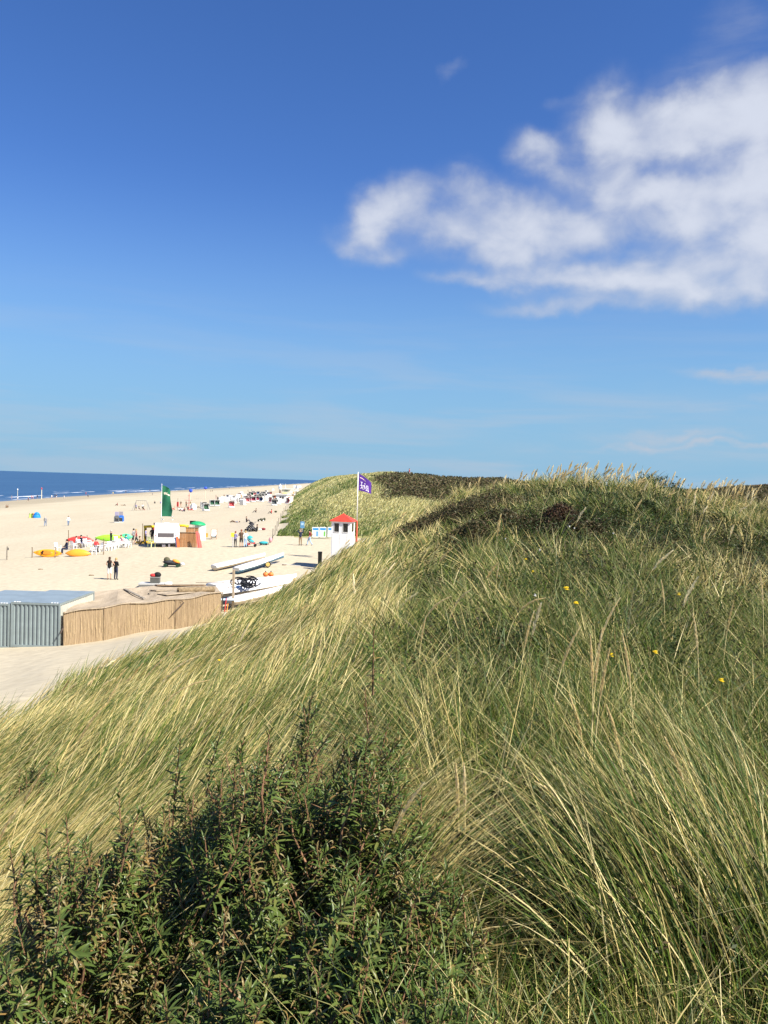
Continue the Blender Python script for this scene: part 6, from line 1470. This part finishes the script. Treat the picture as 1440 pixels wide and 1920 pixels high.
ORD = ['leftmost', 'second from the left', 'third from the left', 'fourth from the left', 'fifth from the left', 'sixth from the left', 'seventh from the left', 'eighth from the left', 'ninth from the left', 'tenth from the left', 'eleventh from the left', 'twelfth from the left']
seen = {}; tot_c = {}
for c_ in CH: tot_c[c_[2]] = tot_c.get(c_[2], 0) + 1
CH.sort(key=lambda c_: c_[0])
for px, py, c_, a in CH:
    o = protos[c_] if False else None
    if c_ not in protos: protos[c_] = hooded(cols[c_]); o = protos[c_]
    else: o = dup(protos[c_])
    o.location = B(px, py); o.rotation_euler = (0, 0, a); o.scale = (1.08,) * 3
    i = seen.get(c_, 0); seen[c_] = i + 1
    o['label'] = f'white hooded beach chair with {"dark green" if c_ == "green" else c_} cushions, {ORD[i]} of that colour'
# striped pair at the left and the rest of the far beach
def striped(px, py, lab, c1, c2):
    t = thing('hooded_beach_chair', lab, 'beach chair', B(px, py), PI + .15, 'striped beach chairs on the open sand')
    k_ = t.location.y / FPX; w_ = 9 * k_; h = 13 * k_
    MB().xz([(-w_ / 2, .1), (-w_ / 2, h * .78), (-w_ * .38, h * .95), (-w_ * .2, h), (w_ * .2, h), (w_ * .38, h * .95), (w_ / 2, h * .78), (w_ / 2, .1), (w_ * .36, .1), (w_ * .3, h * .66), (-w_ * .3, h * .66), (-w_ * .36, .1)], -.45, .45).build('hood', c1, t)
    s_ = MB()
    for i in range(4): s_.box((-w_ * .30 + i * w_ * .20, .1, h * 1.25), (w_ * .14, .06, h * .58))
    s_.build('striped_back', c2, t); MB().box((0, -.1, h * .30), (w_ * .6, .5, .12)).build('seat', c1, t); MB().box((0, 0, .08), (w_ * 1.02, .9, .10)).build('base', WHITE, t)
    MB().xz([(-w_ * .3, .15), (w_ * .3, .15), (w_ * .3, h * .62), (-w_ * .3, h * .62)], .30, .36).build('inner_back', C('dark_grey_cloth', (.05, .05, .055)), t)
striped(219, 979.5, 'grey striped hooded chair, left one of the pair on the open sand', C('grey_hood', (.12, .13, .14)), CL['lilac']); striped(227, 979, 'blue hooded chair, right one of the pair on the open sand', C('blue_hood', (.03, .15, .55)), C('grey_stripes', (.22, .2, .25)))
q = B(530, 943); k_ = q.y / FPX
t = thing('beach_kiosk', 'white beach kiosk with two small windows beyond the hooded chairs', 'kiosk', q, -.12); kw, kh = 20 * k_, 15.5 * k_
MB().box((-3 * k_, 2, kh / 2 - .2), (kw, 4, kh + .4)).build('wall', WHITE, t); MB().box((-3 * k_, 2, kh + .12), (kw + .6, 4.6, .22)).build('roof', WHITE, t)
for x in (-4.5, .4): MB().box((x * k_, -.03, kh * .66), (3.2 * k_, .08, 3.6 * k_)).build('window', DGLASS, t)
MB().box((12 * k_, 1.8, kh * .4), (5.5 * k_, 3.4, kh * .8)).build('annexe', C('cream_annexe', (.70, .64, .52)), t); MB().box((11.5 * k_, -.1, kh * .38), (4 * k_, .1, kh * .7)).build('door', C('red_door', (.50, .07, .05)), t); MB().box((10.2 * k_, -.2, kh * .18), (6 * k_, .1, kh * .36)).build('counter', C('brown_counter', (.25, .12, .07)), t)
MB().ell((-2 * k_, 3, kh + .3), (6 * k_, 1.5, 1.8 * k_), 14, 6, None, 0, .5).build('awning', C('ochre_awning', (.55, .38, .10)), t, smooth=True)
q = B(525, 925); k_ = q.y / FPX
t = thing('lookout_tower', 'small white lookout tower with a domed top behind the kiosk', 'tower', q, 0)
MB().tube([(0, 0, -.2), (0, 0, 6 * k_)], [1.8 * k_, 1.5 * k_], 8).build('leg', C('dark_post', (.16, .11, .09)), t); MB().tube([(0, 0, 6 * k_), (0, 0, 8 * k_), (0, 0, 14 * k_)], [1.6 * k_, 3 * k_, 3.1 * k_], 12).build('cabin', WHITE, t); MB().ell((0, 0, 14 * k_), (3 * k_, 3 * k_, 1.8 * k_), 12, 6, None, 0, .5).tube([(0, 0, 15 * k_), (0, 0, 17.6 * k_)], [1.2 * k_, 1.0 * k_], 8).build('dome', WHITE, t, smooth=True); MB().tube([(0, 0, 10 * k_), (0, 0, 11.6 * k_)], 3.12 * k_, 12).build('window_band', C('pale_blue_glass', (.45, .62, .78), rough=.2), t)
q = B(536, 924); k_ = q.y / FPX
t = thing('beach_pavilion', 'long cream beach pavilion behind the kiosk', 'pavilion', q, -.1); MB().box((0, 3, 3.2 * k_), (16 * k_, 6, 6.4 * k_)).build('wall', C('cream_wall', (.70, .66, .52)), t); MB().box((1 * k_, 3, 7 * k_), (17 * k_, 7, 1.0 * k_)).build('roof', WHITE, t); MB().box((.5 * k_, -.1, 4 * k_), (6 * k_, .1, 2.2 * k_)).build('window', C('green_glass', (.20, .28, .22), rough=.2), t)
q = B(535, 917); k_ = q.y / FPX
t = thing('signal_mast', 'thin white mast above the far pavilion', 'mast', q, 0); MB().tube([(0, 0, 0), (0, 0, 10 * k_)], [.6 * k_, .25 * k_], 6).build('pole', WHITE, t); MB().tube([(0, 0, 0), (0, 0, 4 * k_)], [1.1 * k_, .7 * k_], 8).build('base', WHITE, t)
q = B(550, 928); k_ = q.y / FPX
t = thing('flagpole', 'white flagpole at the far dune foot', 'flagpole', q, 0); MB().tube([(0, 0, 0), (0, 0, 19 * k_)], .35 * k_, 6).build('pole', WHITE, t); MB().tube([(0, 0, 0), (0, 0, 6 * k_)], .7 * k_, 6).build('base', CL['orange'], t)
f = thing('flag', 'white flag blowing right at the far dune foot', 'flag', q + Vector((.3, 0, 18 * k_)), 0); MB().grid(lambda a, v: (a * 8 * k_, .4 * math.sin(a * 6), -5.5 * k_ * v - .8 * k_ * a * a), 12, 6).build('cloth', CL['white'], f, smooth=True); MB().box((4 * k_, -.5, -3.2 * k_), (3 * k_, .05, 1.4 * k_)).build('print', C('blue_grey_print', (.35, .42, .6)), f)
for px, py, w_, lab, c_ in ((546, 935, 5, 'white windscreen panel on the terrace right of the kiosk', 'white'), (549, 930, 4, 'cream terrace screen farther along the path', 'khaki'), (556, 921, 9, 'white parasol roof far along the beach', 'white'), (562, 914, 8, 'white beach hut farthest along the dune foot', 'white'), (512, 920, 5, 'pale hut on the sand left of the lookout tower', 'white')):
    q = B(px, py); k_ = q.y / FPX; t = thing('beach_hut', lab, 'beach hut', q, .1, 'small white structures along the far beach'); MB().box((0, 1, 1.6 * k_), (w_ * .8 * k_, 2, 3.2 * k_)).build('wall', CL[c_], t); MB().xz([(-w_ * .48 * k_, 3.2 * k_), (w_ * .48 * k_, 3.2 * k_), (0, 4.3 * k_)], -.2, 2.2).build('roof', WHITE, t)

# ------------------------------------------------------------------ middle distance things
def pram(px, py, rz, label, cloth_, accent, sc=1.0):
    t = thing('pram', label, 'pram', B(px, py), rz, 'prams on the beach', sc)
    f = MB()
    for s in (-1, 1): f.tube([(.38, s * .25, .15), (-.15, s * .25, .62), (-.55, s * .25, 1.02)], .018, 5).tube([(-.35, s * .27, .2), (.05, s * .25, .55)], .018, 5)
    f.tube([(-.55, -.25, 1.02), (-.55, .25, 1.02)], .022, 5).build('frame', ALU, t)
    MB().ell((.02, 0, .52), (.34, .22, .16), 12, 8, Matrix.Rotation(.5, 3, 'Y')).build('seat', cloth_, t, smooth=True); MB().ell((-.10, 0, .72), (.30, .24, .30), 12, 8, Matrix.Rotation(-.3, 3, 'Y'), 0, .5).build('canopy', cloth_, t, smooth=True); MB().box((.22, 0, .34), (.36, .34, .12)).build('blanket', accent, t); MB().box((-.22, 0, .26), (.34, .32, .18)).build('basket', accent, t)
    for x, s in ((.40, -1), (.40, 1), (-.36, -1), (-.36, 1)): MB().tube([(x, s * .30 - .025, .13), (x, s * .30 + .025, .13)], .13, 12).build('wheel', RUBBER, t)
    return t
pram(470, 1025, .1, 'teal and red pram beside the group of three standing people', CL['teal'], CL['red'], 1.15)
pram(469, 996, PI - .2, 'dark pushchair left of the person in black sitting on the sand', CL['black'], CL['dark'], 1.25)
pram(474, 997, .2, 'second dark pushchair close to the person in black', CL['dark'], CL['black'], 1.1)
q = B(436.5, 1026); t = thing('signpost', 'yellow topped sign post left of the group of three people', 'sign', q, 0); MB().tube([(0, 0, -.2), (0, 0, 1.25)], .05, 7).build('post', C('pale_grey_post', (.5, .5, .5)), t); MB().box((0, -.03, 1.32), (.42, .05, .42)).build('panel', C('bright_yellow_panel', (.80, .75, .06)), t)
t = thing('beach_wagon', 'teal beach cart with a pink and white bag at the dune foot', 'cart', B(494, 1022), .25); MB().ell((0, 0, .22), (.5, .28, .18), 12, 6).build('tub', CL['teal'], t, smooth=True); MB().ell((.75, .1, .55), (.2, .16, .28), 10, 8).build('bag', CL['pink'], t, smooth=True); MB().tube([(-.9, 0, .05), (-.4, 0, .2)], .025, 5).tube([(.5, .2, 0), (1.1, .2, 1.1)], .025, 5).build('handle', CL['dark'], t)
for x in (-.3, .3): MB().tube([(x, -.3, .1), (x, -.24, .1)], .10, 10).build('wheel', RUBBER, t)
for px, py, lab in ((487, 978, 'dark bundle of bags on the sand, left one'), (493.5, 977, 'dark bundle of bags on the sand, right one')):
    t = thing('bag', lab, 'bag', B(px, py), .3, 'bags lying on the sand'); MB().ell((-.12, 0, .2), (.26, .2, .22), 10, 7).ell((.2, .05, .3), (.2, .16, .26), 10, 7).build('bag_body', C('dark_olive_cloth', (.05, .05, .03)), t, smooth=True); MB().box((0, -.18, .12), (.2, .06, .14)).build('pocket', CL['white'], t)
t = thing('bag', 'dark red bag right of the pushchairs', 'bag', B(494, 994), .2); MB().ell((0, 0, .15), (.30, .18, .16), 10, 7).build('bag_body', CL['maroon'], t, smooth=True); MB().box((-.45, 0, .1), (.4, .3, .14)).build('towel', CL['white'], t)
t = thing('bag', 'small dark bag right of the person in the red jacket', 'bag', B(517, 961), .2); MB().ell((0, 0, .2), (.3, .2, .2), 10, 7).build('bag_body', C('dark_olive_cloth', (.05, .05, .03)), t, smooth=True)
# beach buggy and crate near the hut
q = B(321, 1063); t = thing('beach_trolley', 'low black trolley piled with dark bags and an orange cloth', 'trolley', q, .05)
MB().box((.05, 0, .22), (1.15, .5, .10)).tube([(-.75, 0, .45), (-.3, 0, .25)], .025, 5).build('bed', CL['black'], t); MB().ell((-.38, 0, .62), (.27, .22, .24), 10, 8).build('bag', C('olive_bag', (.09, .085, .05)), t, smooth=True); MB().ell((-.25, 0, .42), (.45, .26, .20), 10, 8).ell((.15, 0, .36), (.5, .25, .2), 10, 8).build('bundle', CL['dark'], t, smooth=True); MB().ell((.42, -.02, .50), (.34, .24, .15), 10, 8, Matrix.Rotation(.35, 3, 'Y')).build('orange_cloth', CL['orange'], t, smooth=True)
MB().ell((.95, 0, .28), (.20, .12, .12), 8, 6).build('white_bag', CL['white'], t, smooth=True)
for x in (-.45, .60):
    for s in (-1, 1): MB().tube([(x, s * .30 - .05, .16), (x, s * .30 + .05, .16)], .16, 12).build('wheel', C('dark_green_wheel', (.02, .05, .03)), t)
q = at(291, 1092, 56.5); g = gz(q.x, q.y); t = thing('crate', 'grey crate standing on a low platform behind the reed hut', 'crate', (q.x, q.y, g + .32), .05); MB().box((0, 0, .20), (.62, .45, .40)).build('box', C('dark_grey_box', (.10, .10, .09)), t); MB().box((0, 0, .42), (.66, .49, .04)).build('lid', C('grey_lid', (.3, .3, .28)), t)
t2 = thing('bag', 'black and red bag lying on top of the grey crate', 'bag', (q.x, q.y, g + .76), 0); MB().ell((.16, 0, .14), (.26, .20, .20), 10, 8).build('bag_body', CL['black'], t2, smooth=True); MB().ell((-.14, -.02, .10), (.24, .19, .13), 10, 8).build('red_cloth', CL['red'], t2, smooth=True)
t3 = thing('platform', 'low grey wooden platform under the crate', 'platform', (q.x - .1, q.y, g), .05); MB().box((-.1, 0, .27), (1.75, .95, .10)).build('top', C('pale_grey_top', (.45, .45, .44)), t3); MB().box((-.1, -.42, .10), (1.7, .06, .24)).box((-.1, .42, .1), (1.7, .06, .24)).build('side', C('grey_side', (.20, .20, .19)), t3); MB().box((1.05, 0, .2), (.35, .6, .36)).build('white_box', CL['white'], t3)
# information boards, blue sign
for i, (x0, x1, lab) in enumerate(((585.5, 597.5, 'left information board with a blue heading beside the hut'), (599, 611.5, 'middle information board with a green picture in its corner'), (614.5, 626.5, 'right information board half hidden behind the lifeguard hut'))):
    Yb = 95.0; a = at(x0, 988, Yb); c_ = at(x1, 1007.5, Yb); w_ = c_.x - a.x; h = a.z - c_.z; g = gz((a.x + c_.x) / 2, Yb)
    t = thing('information_board', lab, 'sign', ((a.x + c_.x) / 2, Yb, g), 0, 'information boards at the beach entrance'); zb = c_.z - g
    MB().box((0, 0, zb + h / 2), (w_, .05, h)).build('panel', C('sign_white', (.74, .77, .80), rough=.4, var=.02), t)
    MB().box((.02, -.029, zb + h * .80), (w_ * .84, .006, h * .22)).build('blue_heading', C('sign_blue', (.05, .28, .60), rough=.4), t)
    MB().box((w_ * .26, -.029, zb + h * .34), (w_ * .26, .006, h * .50)).build('picture', C(['sign_blue_picture', 'sign_green_picture', 'sign_grey_picture'][i], [(.10, .32, .62), (.18, .48, .10), (.3, .36, .4)][i]), t)
    tx = MB()
    for j in range(7): tx.box((-w_ * .17, -.029, zb + h * (.58 - .07 * j)), (w_ * random.uniform(.3, .46), .006, h * .018))
    tx.build('text_lines', C('sign_text', (.35, .38, .42)), t)
    for s in (-1, 1): MB().box((s * (w_ / 2 - .05), .05, (zb + h) / 2 - .1), (.07, .06, zb + h + .2)).build('post', C('grey_board_post', (.33, .28, .22)), t)
Yb = 98.5; q = at(567, 984, Yb); g = gz(q.x, Yb); t = thing('signpost', 'small blue sign on a post standing in the dune grass', 'sign', (q.x, Yb, g), .1); MB().box((0, -.04, q.z - g), (.52, .04, .82)).build('panel', C('sign_blue_panel', (.10, .25, .42)), t); MB().tube([(0, 0, -.3), (0, 0, q.z - g + .45)], .045, 6).build('post', C('pale_grey_post', (.5, .5, .5)), t); MB().box((0, -.065, q.z - g + .1), (.3, .006, .3)).build('symbol', C('sign_pale', (.35, .5, .65)), t)
# fence posts along the dune foot
FP = [(511, 1013, 1.35), (515.5, 1004, 1.25), (519, 996, 1.3), (522, 987, 1.25), (526, 977, 1.3), (529, 971, 1.25), (532, 964, 1.3), (535, 959, 1.2), (538, 954, 1.2), (541, 949, 1.2), (507, 1018, .6)]
for i, (px, py, h) in enumerate(FP):
    q = B(px, py); lab = ['nearest upright post of the fence along the dune foot', 'second post of the dune foot fence', 'third post of the dune foot fence', 'fourth post of the dune foot fence', 'fifth post of the dune foot fence', 'sixth post of the dune foot fence', 'seventh post of the dune foot fence', 'eighth post of the dune foot fence', 'ninth post of the dune foot fence', 'farthest visible post of the dune foot fence', 'short leaning stump before the first fence post'][i]
    tag(MB().tube([(0, 0, -.3), (.02, 0, h * .5), (.03 if i < 10 else .25, 0, h)], [.06, .055, .05], 7).build('fence_post', GREYW, None, loc=q), lab, 'fence post', 'fence posts along the dune foot')
# sea marks, gulls
for px, y0, y1, lab, ww in ((33, 916, 926, 'thin pale beacon standing in the sea at the far left', .25), (78, 914, 927, 'beacon with a red top on the sandbank in the sea', .35)):
    Y = 380 if px < 50 else 350; q = at(px, y1 + (2 if px > 50 else 0), Y); top = at(px, y0, Y).z; t = thing('beacon', lab, 'beacon', (q.x, Y, SEA), 0, 'beacons in the sea'); MB().tube([(0, 0, -1), (0, 0, top - SEA)], [ww * .5, ww * .3], 7).build('pole', C('pale_pole', (.72, .66, .48)), t); MB().ell((0, 0, top - SEA - .5), (.26, .26, .5), 8, 6).build('top_mark', CL['red'] if px > 50 else CL['white'], t)
for px, py, lab in ((304.5, 974, 'gull flying beside the green flag pole'), (323, 969, 'upper gull right of the green flag'), (324, 975, 'lower gull right of the green flag')):
    q = at(px, py, Yg + 1); t = thing('gull', lab, 'gull', q, random.uniform(0, 3), 'gulls by the green flag'); MB().ell((0, 0, 0), (.06, .16, .055), 8, 6).ell((0, -.16, .02), (.035, .05, .035), 6, 5).build('body', CL['white'], t, smooth=True)
    for s in (-1, 1): MB().grid(lambda a, v: (s * (.04 + a * .42), -.06 + .14 * v + .08 * a, .10 * math.sin(a * 2.2)), 5, 2).build('wing', CL['grey'], t)
# small litter and driftwood on the sand
for px, py, lab in ((170, 1079, 'small dark piece of driftwood left of the two women'), (503, 1054, 'small dark clump on the sand beyond the boats'), (532, 1060, 'yellowish pebble of sea foam beyond the boats'), (75, 1068, 'low ridge of drift in the sand below the kayaks')):
    q = B(px, py); tag(MB().ell((0, 0, .03), (.16, .10, .06), 8, 5).ell((.14, .05, .03), (.12, .06, .04), 8, 5).build('driftwood', WOOD, None, loc=q), lab, 'driftwood', 'bits of drift on the sand')
print('THINGS', len([o for o in bpy.data.objects if o.parent is None and 'category' in o]))
